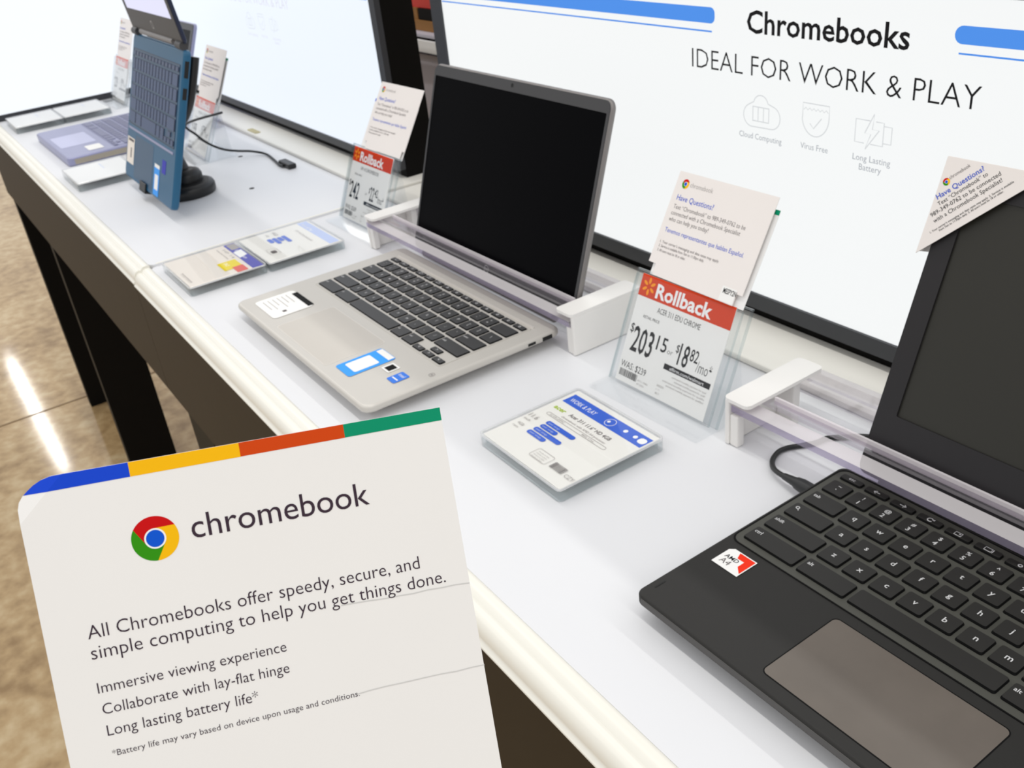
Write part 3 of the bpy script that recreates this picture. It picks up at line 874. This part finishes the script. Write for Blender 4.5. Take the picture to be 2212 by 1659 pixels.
t = thing('charging_cable', 'thin dark cable looping from behind the teal laptop to the counter', 'cable', (-1.10, 0.08, T + 0.003))
o_ = (-1.10, 0.08, T + 0.003)
pts = [(-0.985, 0.004, 0.11), (-1.1045, -0.0253, 0.08), (-1.0953, -0.015, 0.06), (-1.0901, -0.0008, 0.043), (-1.0784, 0.017, 0.031), (-1.0827, 0.0412, 0.021), (-1.0895, 0.0715, 0.0115), (-1.0682, 0.0881, 0.0062), (-1.0209, 0.0838, 0.006), (-0.9829, 0.0779, 0.0065), (-0.9646, 0.0781, 0.0075)]
MB().tube(rel(smooth(pts), o_), 0.0020, 10).build('cord', M['cable'], t)
b = MB().box(-0.992, -0.946, 0.0800, 0.0945, 0.0034, 0.0115)
b.v = [tuple(p) for p in rel(b.v, o_)]
b.v = [(x, y, z + T) if z < -0.5 else (x, y, z) for x, y, z in b.v]
b.build('connector', M['rubber'], t, bevel=0.002)

# ------------------------------------------------------------------ security brackets
def bracket(label, x0, x1, y0, rz, rod=0.0, zt=0.0445):
    y1 = y0 + 0.0897
    t = thing('security_bracket', label, 'security bracket', ((x0 + x1) / 2, y0, T + 0.0004), rz, group='clear security brackets across the laptops')
    cx = (x0 + x1) / 2
    a, b_ = x0 - cx, x1 - cx
    D = y1 - y0
    W = 0.0255
    for s, e in ((1, a), (-1, b_)):
        q = MB()
        xs = sorted((e, e + s * W))
        q.prism(rrect(xs[0], 0, xs[1], D, 0.005, 4), zt - 0.0030, zt)
        ws = sorted((e, e + s * 0.0045))
        q.box(ws[0], ws[1], 0.002, D - 0.004, 0, zt - 0.0029)
        fs = sorted((e + s * 0.0046, e + s * 0.0130))
        q.box(fs[0], fs[1], 0.003, 0.011, 0, 0.0285)
        bs = sorted((e + s * 0.0046, e + s * 0.0220))
        q.box(bs[0], bs[1], 0.058, 0.066, 0, zt - 0.0029)
        q.build('end_clamp', M['clamp'], t, bevel=0.0012)
    u0, u1 = a + 0.0048, b_ - 0.0048
    # square clear rod along the front: reflection painted on the upper face, violet front face
    r = MB()
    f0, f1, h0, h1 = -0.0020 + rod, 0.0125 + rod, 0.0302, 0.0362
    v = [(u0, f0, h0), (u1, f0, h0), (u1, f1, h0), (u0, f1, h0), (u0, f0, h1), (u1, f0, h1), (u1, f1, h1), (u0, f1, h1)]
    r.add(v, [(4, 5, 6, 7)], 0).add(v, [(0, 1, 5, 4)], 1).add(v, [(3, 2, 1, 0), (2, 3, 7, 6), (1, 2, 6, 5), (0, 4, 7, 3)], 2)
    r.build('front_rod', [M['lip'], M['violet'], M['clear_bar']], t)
    MB().extrude_x([(0.0130 + rod, zt - 0.0062), (0.0130 + rod, zt - 0.0034), (0.0266, zt - 0.0034), (0.0266, zt - 0.0062)], u0, u1).build('cover_plate', M['clear_bar'], t)
    MB().extrude_x([(0.0268, zt - 0.0075), (0.0288, zt - 0.0075), (0.0288, zt - 0.0005), (0.0268, zt - 0.0005)], u0 + 0.024, u1 - 0.024).build('rear_lip', M['lip'], t)  # pale strip carries the painted highlight along the plate's rear edge
    for yy in (0.0655, 0.0835):
        MB().extrude_x([(yy, 0.0300), (yy + 0.0065, 0.0300), (yy + 0.0065, zt - 0.0036), (yy, zt - 0.0036)], u0, u1).build('rear_rail', M['clear_bar'], t)
    return t
bracket('clear bar with ivory end clamps across the silver laptop', -0.5155, -0.0855, 0.0134, R(0.7), 0.0025)
bracket('clear bar with ivory end clamps across the charcoal laptop', 0.1175, 0.5430, 0.0157, R(1.2), 0.0066)

# ------------------------------------------------------------------ sign holders, price tags and info cards
def logo(b, x, y, r, z, ang, m0):
    """round four colour browser mark; materials m0.. = red, yellow, green, white, blue"""
    ri = r * 0.46
    th = math.degrees(math.asin(0.46))
    for k, mi in enumerate((0, 2, 1)):
        q = 120 * k + ang
        pts = [(x + ri * math.cos(R(90 + q)), y + ri * math.sin(R(90 + q)))]
        pts += [(x + r * math.cos(R(th + q + 120 * i / 20)), y + r * math.sin(R(th + q + 120 * i / 20))) for i in range(21)]
        pts += [(x + ri * math.cos(R(210 + q)), y + ri * math.sin(R(210 + q))), (x, y)]
        b.flat(pts, z, m0 + mi)
    b.disc(x, y, r * 0.46, z + 0.04, m0 + 3, 28)
    b.disc(x, y, r * 0.385, z + 0.06, m0 + 4, 28)
LOGO = [M['c_red'], M['c_yel'], M['c_grn'], M['white'], M['c_blu']]

def holder(label, mw):
    """clear easel frame; millimetres, x along, y up the slanted face, z towards the customer"""
    t = thing('sign_holder', label, 'sign holder', mw=mw, group='clear acrylic sign holders')
    p = MB(0.001)
    p.box(-9.5, 123.5, -1.0, 102.0, -3.6, -1.6)
    p.box(-6.0, 118.0, -1.0, 98.0, 1.2, 2.6)
    p.build('pocket', M['clear'], t)
    e = MB(0.001)
    for x in (-9.6, 121.8):
        e.box(x, x + 1.8, -1.0, 102.0, -3.7, -1.5)
    e.box(-9.5, 123.5, 101.0, 102.4, -3.7, -1.5)
    e.box(-6.1, -5.0, -1.0, 98.0, 1.1, 2.7)
    e.box(117.0, 118.2, -1.0, 98.0, 1.1, 2.7)
    e.build('cut_edge', M['clear_edge'], t)
    # foot and prop in table coordinates, expressed in the slanted frame
    inv = mw.inverted()
    O = mw.translation
    U = (mw.to_3x3() @ Vector((1, 0, 0))); B = Vector((-U.y, U.x, 0))
    tz = T + (0.0031 if O.x < -0.69 else 0.0001)
    def tb(u, v, z):
        return tuple(1000 * c for c in (inv @ (Vector((O.x, O.y, tz)) + U * u + B * v + Vector((0, 0, z)))))
    f = MB(0.001)
    for (u0, u1, v0, v1, z0, z1) in ((-0.0095, 0.1235, -0.0230, 0.0560, 0.0, 0.0030),):
        q = MB().box(u0, u1, v0, v1, z0, z1)
        f.add([tb(*p_) for p_ in q.v], q.f)
    prof = [(0.050, 0.003), (0.054, 0.003), (0.0485, 0.088), (0.0445, 0.088)]
    q = MB().extrude_x(prof, 0.010, 0.104)
    f.add([tb(*p_) for p_ in q.v], q.f)
    f.build('easel_foot', M['clear'], t)
    return t

def rays(b, x, y, z, r0, r1, w, mi):
    for k in range(6):
        a = R(90 + 60 * k)
        c, s = math.cos(a), math.sin(a)
        pts = []
        for i in range(12):
            q = 2 * math.pi * i / 12
            l = (r0 + r1) / 2 + (r1 - r0) / 2 * math.cos(q); o = w / 2 * math.sin(q)
            pts.append((x + l * c - o * s, y + l * s + o * c))
        b.flat(pts, z, mi)

def barcode(b, x, y, w, h, z, mi, n=22):
    u = x
    while u < x + w:
        d = random.choice((0.4, 0.6, 0.9)) * w / 22
        b.rect(u, y, min(u + d, x + w), y + h, z, mi)
        u += d + random.choice((0.4, 0.7)) * w / 22

def price_tag(label, mw, big, cents, model, per, percents, was):
    t = thing('price_tag', label, 'price tag', mw=mw, group='price tags with a vermilion top strip')
    MB(0.001).box(0, 109, 0, 99.5, -0.5, 0).build('paper', M['label'], t)
    s = MB(0.001).box(0, 109, 79.8, 99.5, 0.02, 0.12)
    s.build('top_strip', M['rollred'], t)
    b = MB(0.001)
    b.text('Rollback', 20.5, 82.6, 0.2, w=66, h=12.6, off=0.028)
    b.build('strip_lettering', M['white'], t)
    b = MB(0.001)
    rays(b, 10.6, 89.6, 0.2, 2.2, 8.0, 2.8, 0)
    b.build('spark_mark', M['spark'], t)
    b = MB(0.001)
    z = 0.1
    b.text(model, 27.7, 70.6, z, w=51, h=5.2, off=-0.004)
    b.text('RETAIL PRICE', 13.5, 62.2, z, w=20, h=2.6)
    b.text('$', 2.4, 46.2, z, w=4.4, h=8.6)
    b.text(big, 7.6, 30.4, z, w=26.0, h=23.5, off=0.012)
    if cents:
        b.text(cents, 37.4, 40.3, z, w=12.2, h=13.2, off=0.008)
    b.text('or', 51.2, 40.8, z, w=6.6, h=5.0, off=-0.014)
    b.text('$', 60.2, 45.4, z, w=3.6, h=7.2)
    b.text(per, 64.6, 35.8, z, w=11.2, h=19.5, off=0.01)
    b.text(percents, 77.0, 43.2, z, w=9.2, h=11.0, off=0.006)
    b.text('/mo*', 86.4, 36.4, z, w=17.0, h=10.5, off=-0.01)
    b.rect(52.0, 27.4, 106.0, 32.4, z)
    b.text(was, 2.3, 13.4, z, w=32, h=6.2, off=-0.004)
    barcode(b, 3.0, 5.2, 22.5, 6.4, z, 0)
    b.build('lettering', M['ink'], t)
    b = MB(0.001)
    b.text('affirm.com/walmart', 59, 28.4, 0.2, w=40, h=3.0)
    b.build('bar_lettering', M['white'], t)
    b = MB(0.001)
    for k, w in enumerate((40, 36, 49, 44)):
        b.text('estimated monthly payment for qualified shoppers'[:34 + 2 * k], 104 - w, 22.8 - 3.0 * k, z, w=w, h=1.7)
    b.text('000203', 50.3, 10.5, z, w=8.2, h=2.0); b.text('1 / 1', 50.3, 7.2, z, w=4, h=1.6); b.text('08.21', 50.3, 3.6, z, w=5, h=1.8)
    b.text('4711 0983', 27.0, 6.6, z, w=13, h=1.7); b.text('07.2021', 27.0, 3.4, z, w=9, h=1.7)
    b.build('fine_print', M['ink_dim'], t)
    return t

def info_card(label, mw, full=True, sticker=True, tongue=58.0, kx=1.0):
    t = thing('info_card', label, 'info card', mw=mw, group='white information cards tucked in the sign holders')
    b = MB(0.001)
    b.prism([(0, 0), (9.5, 0), (9.5, -tongue), (108, -tongue), (108, 0), (114.5, 0), (114.5, 82), (0, 82)], -0.5, 0)
    b.build('card_stock', M['paper_warm'], t)
    if not full:
        return t
    b = MB(0.001)
    logo(b, 11.5, 72.2, 4.2, 0.10, 0, 0)
    b.build('round_emblem', LOGO, t)
    b = MB(0.001)
    z = 0.1
    b.text('chromebook', 17.4, 70.6, z, w=27.5, h=4.4, mi=2, off=-0.004)
    b.text('Have Questions?', 6.8, 57.6, z, w=45, h=5.0, mi=1, off=0.004)
    b.text('Text “Chromebook” to 989-349-0762 to be', 6.6, 50.0, z, w=86, h=3.9, off=-0.004)
    b.text('connected with a Chromebook Specialist', 6.4, 44.4, z, w=83, h=3.9, off=-0.004)
    b.text('who can help you today!', 6.2, 38.8, z, w=49, h=3.9, off=-0.004)
    b.text('Tenemos representantes que hablan Español.', 6.0, 28.9, z, w=95, h=4.0, mi=1, off=0.002)
    b.text('1. Your carrier’s messaging and data rates may apply.', 5.4, 18.6, z, w=73, h=2.5)
    b.text('2. Service is available from 7am to 11:30pm daily.', 5.4, 14.9, z, w=57, h=2.5)
    b.text('3. All users must be 18 or older.', 5.4, 11.0, z, w=36, h=2.5)
    b.build('lettering', [M['ink_grey'], M['ink_blue'], M['ink_dim']], t)
    if sticker:
        b = MB(0.001).rect(91.5, -tongue + 0.5, 107.5, 3.0, 0.1, 0)
        b.text('MESPY2N', 93.6, -2.6, 0.2, w=14.5, h=4.4, mi=1, off=0.012)
        b.build('stock_label', [M['label'], M['ink']], t)
    for o in t.children:
        o.scale = (kx, 1, 1)
    return t

def banded_card(label, mw, low=-60):
    t = thing('info_card', label, 'info card', mw=mw, group='white information cards tucked in the sign holders')
    MB(0.001).box(0, 111, low, 74, -0.5, 0).build('card_stock', M['paper'], t)
    b = MB(0.001)
    for k in range(4):
        b.rect(27.75 * k, 70.0, 27.75 * (k + 1), 74.0, 0.1, k)
    b.build('colour_band', [M['b_blue'], M['b_yel'], M['b_red'], M['b_grn']], t)
    return t

def shift(mw, x=0, y=0, z=0):
    return mw @ Matrix.Translation((x / 1000, y / 1000, z / 1000))

# beside the charcoal laptop
A = tilted(-0.0214, 0.0146, 0.004, R(1.9), R(23.8))
holder('clear holder with the 203 dollar tag between the silver and charcoal laptops', A)
price_tag('price tag with a vermilion strip reading Rollback and 203.15', A, '203', '15', 'ACER 311 EDU CHROME', '18', '82', 'WAS: $239')
CA = tilted(-0.0221, 0.0604, 0.105, R(0.2), R(29.2))
info_card('sharp white Have Questions card standing above the 203.15 price tag', CA, tongue=10.0, kx=0.973)
banded_card('white card with a green corner hidden behind the sharp Have Questions card', shift(CA, 3.6, -1.4, -3.0), -9)
# beside the silver laptop
B_ = tilted(-0.6517, 0.0387, 0.004, R(1.2), R(23.1))
holder('clear holder with the 242 dollar tag left of the silver laptop', B_)
price_tag('price tag with a vermilion strip beside the left clamp of the silver laptop', B_, '242', '', 'HP 14 CHROMEBOOK', '22', '42', 'WAS: $269')
CB = tilted(-0.6355, 0.0843, 0.105, R(2.6), R(31.8))
info_card('blurred Have Questions card above the tag left of the silver laptop', CB, sticker=False, tongue=10.0, kx=0.94)
banded_card('white card with a blue corner just showing left of the silver laptop', shift(CB, -7.5, -15.5, -3.0), 4)
# behind the teal laptop
C_ = tilted(-1.2415, -0.0010, 0.007, R(-1.0), R(26.0))
holder('clear holder half hidden behind the right edge of the teal laptop', C_)
price_tag('faded price tag half hidden behind the right edge of the teal laptop', C_, '199', '', 'HP X360 11 CHROME', '17', '45', 'WAS: $229')
CC = shift(C_, -1.5, 109.0, -0.8)
info_card('pale card rising right of the teal laptop above the looping cable', CC, sticker=False)
banded_card('edge of a second card right of the teal laptop with grey green side', shift(CC, 7.0, -4.0, -3.6), -8)
# far left
D_ = tilted(-1.9000, 0.0260, 0.007, R(0.0), R(22.0))
holder('clear holder at the far end left of the teal laptop', D_)
price_tag('overexposed price tag at the far end left of the teal laptop', D_, '229', '', 'ASUS FLIP CHROME', '19', '98', 'WAS: $269')
CD = shift(D_, 4.0, 104.0, -0.8)
info_card('overexposed card at the far end against the blank lit sign', CD, sticker=False)

# ------------------------------------------------------------------ acrylic specification blocks
def spec_block(label, x, y, z, W, D, H, prints, sheet, rz=0.0):
    t = thing('spec_block', label, 'specification block', (x, y, T + z + 0.0003), rz, group='clear acrylic specification blocks')
    b = MB()
    b.slab(rrect(0, 0, W, D, 0.004, 4), 0.0002, H, 0.0012)
    b.build('acrylic', M['clear'], t)
    e = MB()
    e.ring(rrect(0.0004, 0.0004, W - 0.0004, D - 0.0004, 0.004, 4), rrect(0.0035, 0.0035, W - 0.0035, D - 0.0035, 0.002, 4), 0.0006, H * 0.55)
    e.build('polished_edge', M['clear_edge'], t)
    q = MB()
    q.ring(rrect(0.0003, 0.0003, W - 0.0003, D - 0.0003, 0.004, 4), rrect(0.0014, 0.0014, W - 0.0014, D - 0.0014, 0.003, 4), H - 0.0030, H - 0.0012)
    q.build('rim_highlight', M['rim'], t)  # thin ring, a painted highlight on the upper edge
    s = MB().prism(rrect(0.0028, 0.0028, W - 0.0028, D - 0.0028, 0.001, 2), H - 0.0030, H - 0.0022)
    s.build('sheet', sheet, t)
    m = MB(0.001)
    prints(m)
    nv = max(len(m.v), 1)
    m.v = [(px, py, H - 0.0021 + 0.0009 * k / nv) for k, (px, py, pz) in enumerate(m.v)]
    m.build('sheet_print', [M['spec_blue'], M['white'], M['lime'], M['ink_grey'], M['ink_dim'], M['ltblue'], M['navy'], M['yellow'], M['redmark']], t)
    return t

def acer_print(m):
    m.rect(15.0, 83.5, 117.0, 98.5, 0, 0)
    m.text('WORK & PLAY', 19, 88, 0, w=34, h=5.4, mi=1)
    m.disc(72, 91, 5.4, 0, 1, 18, r0=4.9); m.disc(70, 91, 1.6, 0, 1, 10)
    for x in (91, 103):
        m.disc(x, 91.5, 2.2, 0, 1, 12)
    m.flat(rrect(107.5, 87.5, 115.5, 95, 3), 0, 1)
    m.text('acer', 18, 71.5, 0, w=15, h=5.2, mi=2, off=0.03)
    m.text('Acer 311 11.6” HD 4GB', 38.5, 72.0, 0, w=54, h=4.4, mi=3, off=0.012)
    m.text('chromebook with AMD A4 processor', 36, 66.3, 0, w=58, h=2.6, mi=4)
    m.ribbon(rrect(22, 60.5, 100, 64.2, 1.8, 4), 0.4, 0, 4, closed=True)
    m.text('32 GB eMMC', 26, 61.3, 0, w=20, h=2.0, mi=4)
    m.text('802.11ac', 70, 61.3, 0, w=16, h=2.0, mi=4)
    for x, y, w in ((34, 50.5, 37.5), (34.5, 44.0, 21.5), (34, 37.5, 35.5), (33.5, 31.0, 23.5)):
        m.flat(rrect(x, y, x + w, y + 5.2, 2.4, 4), 0, 0)
    for i in range(4):
        m.text('speed  storage', 36.5, 52.2 - 6.5 * i, 0, w=15, h=2.2, mi=5)
    m.text('11.6', 14, 47.5, 0, w=11, h=5.5, mi=4); m.text('inch', 15, 42.0, 0, w=8, h=2.8, mi=4)
    m.text('4GB', 17, 33.5, 0, w=8, h=3.4, mi=4); m.text('ram', 17, 28.8, 0, w=7, h=2.6, mi=4)
    m.ribbon(rrect(63, 13, 84, 25, 2), 0.4, 0, 4, closed=True)
    for i in range(4):
        m.text('chrome os facts', 66, 21 - 2.6 * i, 0, w=14, h=1.4, mi=4)
    barcode(m, 88.5, 14.5, 15.5, 8.0, 0, 3)
    m.text('CZY', 107, 14.5, 0, w=11, h=4.2, mi=4)
    m.v = [(x - 0.0085, y, z) for x, y, z in m.v]

spec_block('clear block with royal blue banded sheet in front of the 203.15 tag', -0.0195, -0.1355, 0.0, 0.1125, 0.1070, 0.0130, acer_print, M['sheet'])

def hp_front(m):
    m.rect(4, 83.0, 114, 97.5, 0, 6)
    m.rect(6, 86, 30, 97, 0, 4)
    m.text('Ready to learn', 34, 87.5, 0, w=40, h=5.2, mi=1)
    m.flat([(36, 96), (60, 96), (66, 84), (40, 84)], 0, 1)
    m.text('HP 14', 20, 76, 0, w=40, h=4.0, mi=4)
    m.text('laptop facts and sizes', 14, 70, 0, w=44, h=2.5, mi=4)
    m.rect(65, 53.0, 97, 77.0, 0, 7)
    m.rect(91, 64.0, 113, 78.0, 0, 8)
    m.text('SALE', 70, 60, 0, w=12, h=5, mi=1)
    for i in range(4):
        m.text('office apps sold separately', 60, 9 - 2.0 * i if i < 2 else 9, 0, w=40, h=1.2, mi=4)
def hp_rear(m):
    m.rect(4, 87.0, 114, 101.0, 0, 5)
    m.text('Work & Play', 12, 89, 0, w=36, h=5, mi=1)
    for x, y, w in ((34, 50.5, 30), (35, 44.0, 18), (33, 37.5, 27), (32, 31.0, 18)):
        m.flat(rrect(x, y, x + w, y + 5.6, 2.4, 4), 0, 0)
    m.text('14.0', 12, 46, 0, w=14, h=6, mi=4); m.text('HD', 14, 36, 0, w=9, h=4, mi=4)
    m.flat(rrect(78, 18, 88, 25, 2), 0, 3)
    m.ribbon(rrect(70, 15, 94, 28, 2), 0.4, 0, 4, closed=True)
    m.text('HP 14 Chromebook', 30, 73, 0, w=56, h=4, mi=4)

spec_block('clear block whose sheet bears indigo, yellow and red marks left of the silver laptop', -0.6590, -0.2190, 0.0, 0.1180, 0.1005, 0.0130, hp_front, M['sheet_tan'])
spec_block('clear block with a pale blue banded sheet left of the silver laptop', -0.6590, -0.1165, 0.0, 0.1200, 0.1060, 0.0130, hp_rear, M['sheet'])
def plain(m):
    m.text('laptop facts', 20, 60, 0, w=40, h=4, mi=5)
spec_block('glossy white block with clear rim in front of the teal laptop', -1.2720, -0.2180, 0.003, 0.1300, 0.1050, 0.0150, plain, M['label'])
spec_block('white specification block at the far end nearest the front edge', -1.8780, -0.2165, 0.003, 0.1340, 0.1010, 0.0150, plain, M['label'])
spec_block('white specification block at the far end beside the lavender grey laptop', -1.8780, -0.1145, 0.003, 0.1340, 0.1010, 0.0150, plain, M['label'])

# ------------------------------------------------------------------ triangular paper pocket on the charcoal lid
LP = frame((0.222, 0.0474, T + 0.046), (math.cos(R(0.6)), math.sin(R(0.6)), 0), (0, math.sin(R(20.6)), math.cos(R(20.6))))
t = thing('corner_pocket', 'triangular white paper pocket slipped over the corner of the charcoal screen', 'paper pocket', mw=LP)
b = MB(0.001)
b.prism([(-3.6, 129.8), (5.0, 138.0), (62.5, 193.6), (62.5, 195.6), (-2.3, 195.6)], 0.9, 1.6)
b.build('front_flap', M['paper_warm'], t)
b = MB(0.001)
b.box(-3.2, -2.0, 131.5, 195.5, -13.5, 0.9)
b.box(-2.4, 62.5, 194.6, 195.8, -13.5, 0.9)
b.prism([(-3.3, 130.8), (62.5, 195.0), (-2.3, 195.6)], -14.4, -13.4)
b.build('folded_back', M['paper_warm'], t)
b = MB(0.001)
logo(b, 1.9, 179.4, 2.5, 1.70, 44, 0)
b.build('round_emblem', LOGO, t)
b = MB(0.001)
z = 1.75
b.text('chromebook', 3.9, 181.3, z, w=15.2, h=2.6, ang=44, mi=2, off=-0.006)
b.text('Have Questions?', -0.2, 167.0, z, w=35, h=3.7, ang=44.2, mi=1, off=0.012)
b.text('Text “Chromebook” to', 2.1, 163.2, z, w=36.4, h=3.0, ang=44.4, off=-0.002)
b.text('989-349-0762 to be connected', -0.4, 155.0, z, w=51, h=3.0, ang=44.0, off=-0.002)
b.text('with a Chromebook Specialist!', 2.8, 151.8, z, w=50, h=3.0, ang=44.4, off=-0.002)
b.text('1. Your carrier’s messaging and data rates may apply. 2. Service is available', 2.5, 144.6, z, w=61, h=1.5, ang=44.9, off=0.004)
b.text('from 7am to 11:30pm daily. 3. All users must be 18 or older.', 8.2, 147.4, z, w=47, h=1.5, ang=45.0, off=0.004)
b.build('lettering', [M['ink'], M['ink_blue'], M['ink_grey']], t)

# ------------------------------------------------------------------ card held up in the foreground
CF = frame((0.37175, -0.35784, 0.30299 + T), (0.28258, 0.9559, -0.08005), (-0.35836, 0.18261, 0.91555))
t = thing('foreground_card', 'large white card with a four colour top band held up close to the camera', 'card', mw=CF)
b = MB(0.001)
main = [(0.0, 0.3), (0.0, -3.4), (2.4, -150), (-110.6, -150), (-111.1, -10.5), (-99.5, 0.5)]
b.prism(main, -0.45, 0)
# the dog-eared corner, bent slightly back along the fold
def bend(x, y):
    d = ((x + 111.1) * 11.0 - (y + 10.5) * 11.6) / math.hypot(11.0, 11.6)
    return 0.22 * min(0.0, d)
fold = [(-111.1, -10.5), (-99.5, 0.5), (-102.2, 0.4), (-104.6, -0.2), (-106.6, -1.2), (-108.2, -2.4), (-109.5, -3.5), (-110.6, -5.0), (-111.1, -6.8)]
vs = [(x, y, bend(x, y)) for x, y in fold] + [(x, y, bend(x, y) - 0.45) for x, y in fold]
n = len(fold)
b.add(vs, [tuple(range(n)), tuple(reversed(range(n, 2 * n)))] + [(i, (i + 1) % n, n + (i + 1) % n, n + i) for i in range(n)])
b.build('card_stock', M['paper'], t)
b = MB(0.001)
z = 0.06
xs = [(-0.02, -27.4, 3), (-27.4, -55.4, 2), (-55.4, -83.4, 1)]
for x1, x0, mi in xs:
    b.add([(x0, -3.35, z), (x1, -3.40, z), (x1, 0.30 - x1 * 0.002, z), (x0, 0.30 - x0 * 0.002, z)], [(0, 1, 2, 3)], mi)
xf = -111.1 + (-3.35 + 10.5) * 11.6 / 11.0
b.add([(xf, -3.35, z), (-83.4, -3.35, z), (-83.4, 0.47, z), (-99.5, 0.5, z)], [(0, 1, 2, 3)], 0)
cor = [(xf, -3.35), (-99.5, 0.5), (-102.2, 0.4), (-104.6, -0.2), (-106.6, -1.2), (-108.2, -2.4), (-109.3, -3.35)]
b.add([(x, y, bend(x, y) + z) for x, y in cor], [tuple(range(len(cor)))], 0)
b.build('colour_band', [M['b_blue'], M['b_yel'], M['b_red'], M['b_grn']], t)
b = MB(0.001)
logo(b, -80.2, -20.6, 5.95, 0.06, 0, 0)
b.build('round_emblem', LOGO, t)
b = MB(0.001)
z = 0.08
b.text('chromebook', -71.0, -22.6, z, w=47.4, h=6.7, off=0.0, ang=-0.4, res=4)
b.text('All Chromebooks offer speedy, secure, and', -100.7, -43.3, z, w=88.0, h=3.8, off=-0.006, ang=-0.4, res=3)
b.text('simple computing to help you get things done.', -100.8, -48.8, z, w=94.8, h=3.8, off=-0.006, ang=-0.4, res=3)
b.text('Immersive viewing experience', -100.9, -58.0, z, w=48.5, h=3.05, off=-0.005, ang=-0.6, res=3)
b.text('Collaborate with lay-flat hinge', -100.7, -63.8, z, w=48.1, h=3.05, off=-0.005, ang=-0.9, res=3)
b.text('Long lasting battery life*', -100.6, -69.7, z, w=38.7, h=3.05, off=-0.005, ang=-1.0, res=3)
b.text('*Battery life may vary based on device upon usage and conditions.', -100.4, -75.4, z, w=65.3, h=1.75, off=-0.004, ang=-0.5)
b.build('lettering', M['plum'], t)
b = MB(0.001)
def wob(x0, y0, x1, y1, k=9):
    return [(x0 + (x1 - x0) * i / k, y0 + (y1 - y0) * i / k + random.uniform(-0.25, 0.25)) for i in range(k + 1)]
b.ribbon(wob(-36.0, -49.6, 0.7, -51.2), 0.35, 0.05)
b.ribbon(wob(-36.0, -75.2, 1.3, -76.0), 0.35, 0.05)
b.build('crease', M['crease'], t)

# ------------------------------------------------------------------ shelving glimpsed between the two signs
t = thing('store_shelf', 'grey store shelf glimpsed between the two lit signs', 'shelf', (-1.55, 0.62, 0))
MB().box(-0.9, 0.9, 0.0, 0.42, T + 0.0785, T + 0.086).build('shelf_board', M['shelf'], t, bevel=0.001)
MB().box(-0.9, 0.9, -0.006, 0.0, T + 0.048, T + 0.0735).build('price_rail', M['label'], t)
MB().box(-0.9, 0.9, 0.02, 0.40, 0, T + 0.034).build('base_cabinet', M['shelf'], t)
MB().box(-0.9, 0.9, 0.42, 0.44, 0, T + 0.9).build('back_panel', M['shelf'], t)
def carton(label, x0, x1, y0, y1, z0, z1, m):
    t = thing('carton', label, 'carton', ((x0 + x1) / 2, y0, T + z0), group='cartons on the shelf behind')
    w = (x1 - x0) / 2
    MB().box(-w, w, 0, y1 - y0, 0, z1 - z0 - 0.002).build('box_body', m, t, bevel=0.001)
    MB().box(-w, w, 0, y1 - y0, z1 - z0 - 0.0019, z1 - z0).build('box_flap', m, t)
carton('tan carton low on the shelf between the two lit signs', -1.62, -1.12, 0.64, 0.90, 0.0862, 0.1085, M['carton_tan'])
carton('black carton standing on the tan carton between the signs', -1.468, -1.12, 0.645, 0.85, 0.1087, 0.1335, M['carton_black'])
carton('second tan carton left of the black one between the signs', -1.62, -1.472, 0.645, 0.85, 0.1087, 0.1335, M['carton_tan'])
carton('bright red carton topmost between the two lit signs', -1.60, -1.12, 0.65, 0.85, 0.1337, 0.30, M['carton_red'])
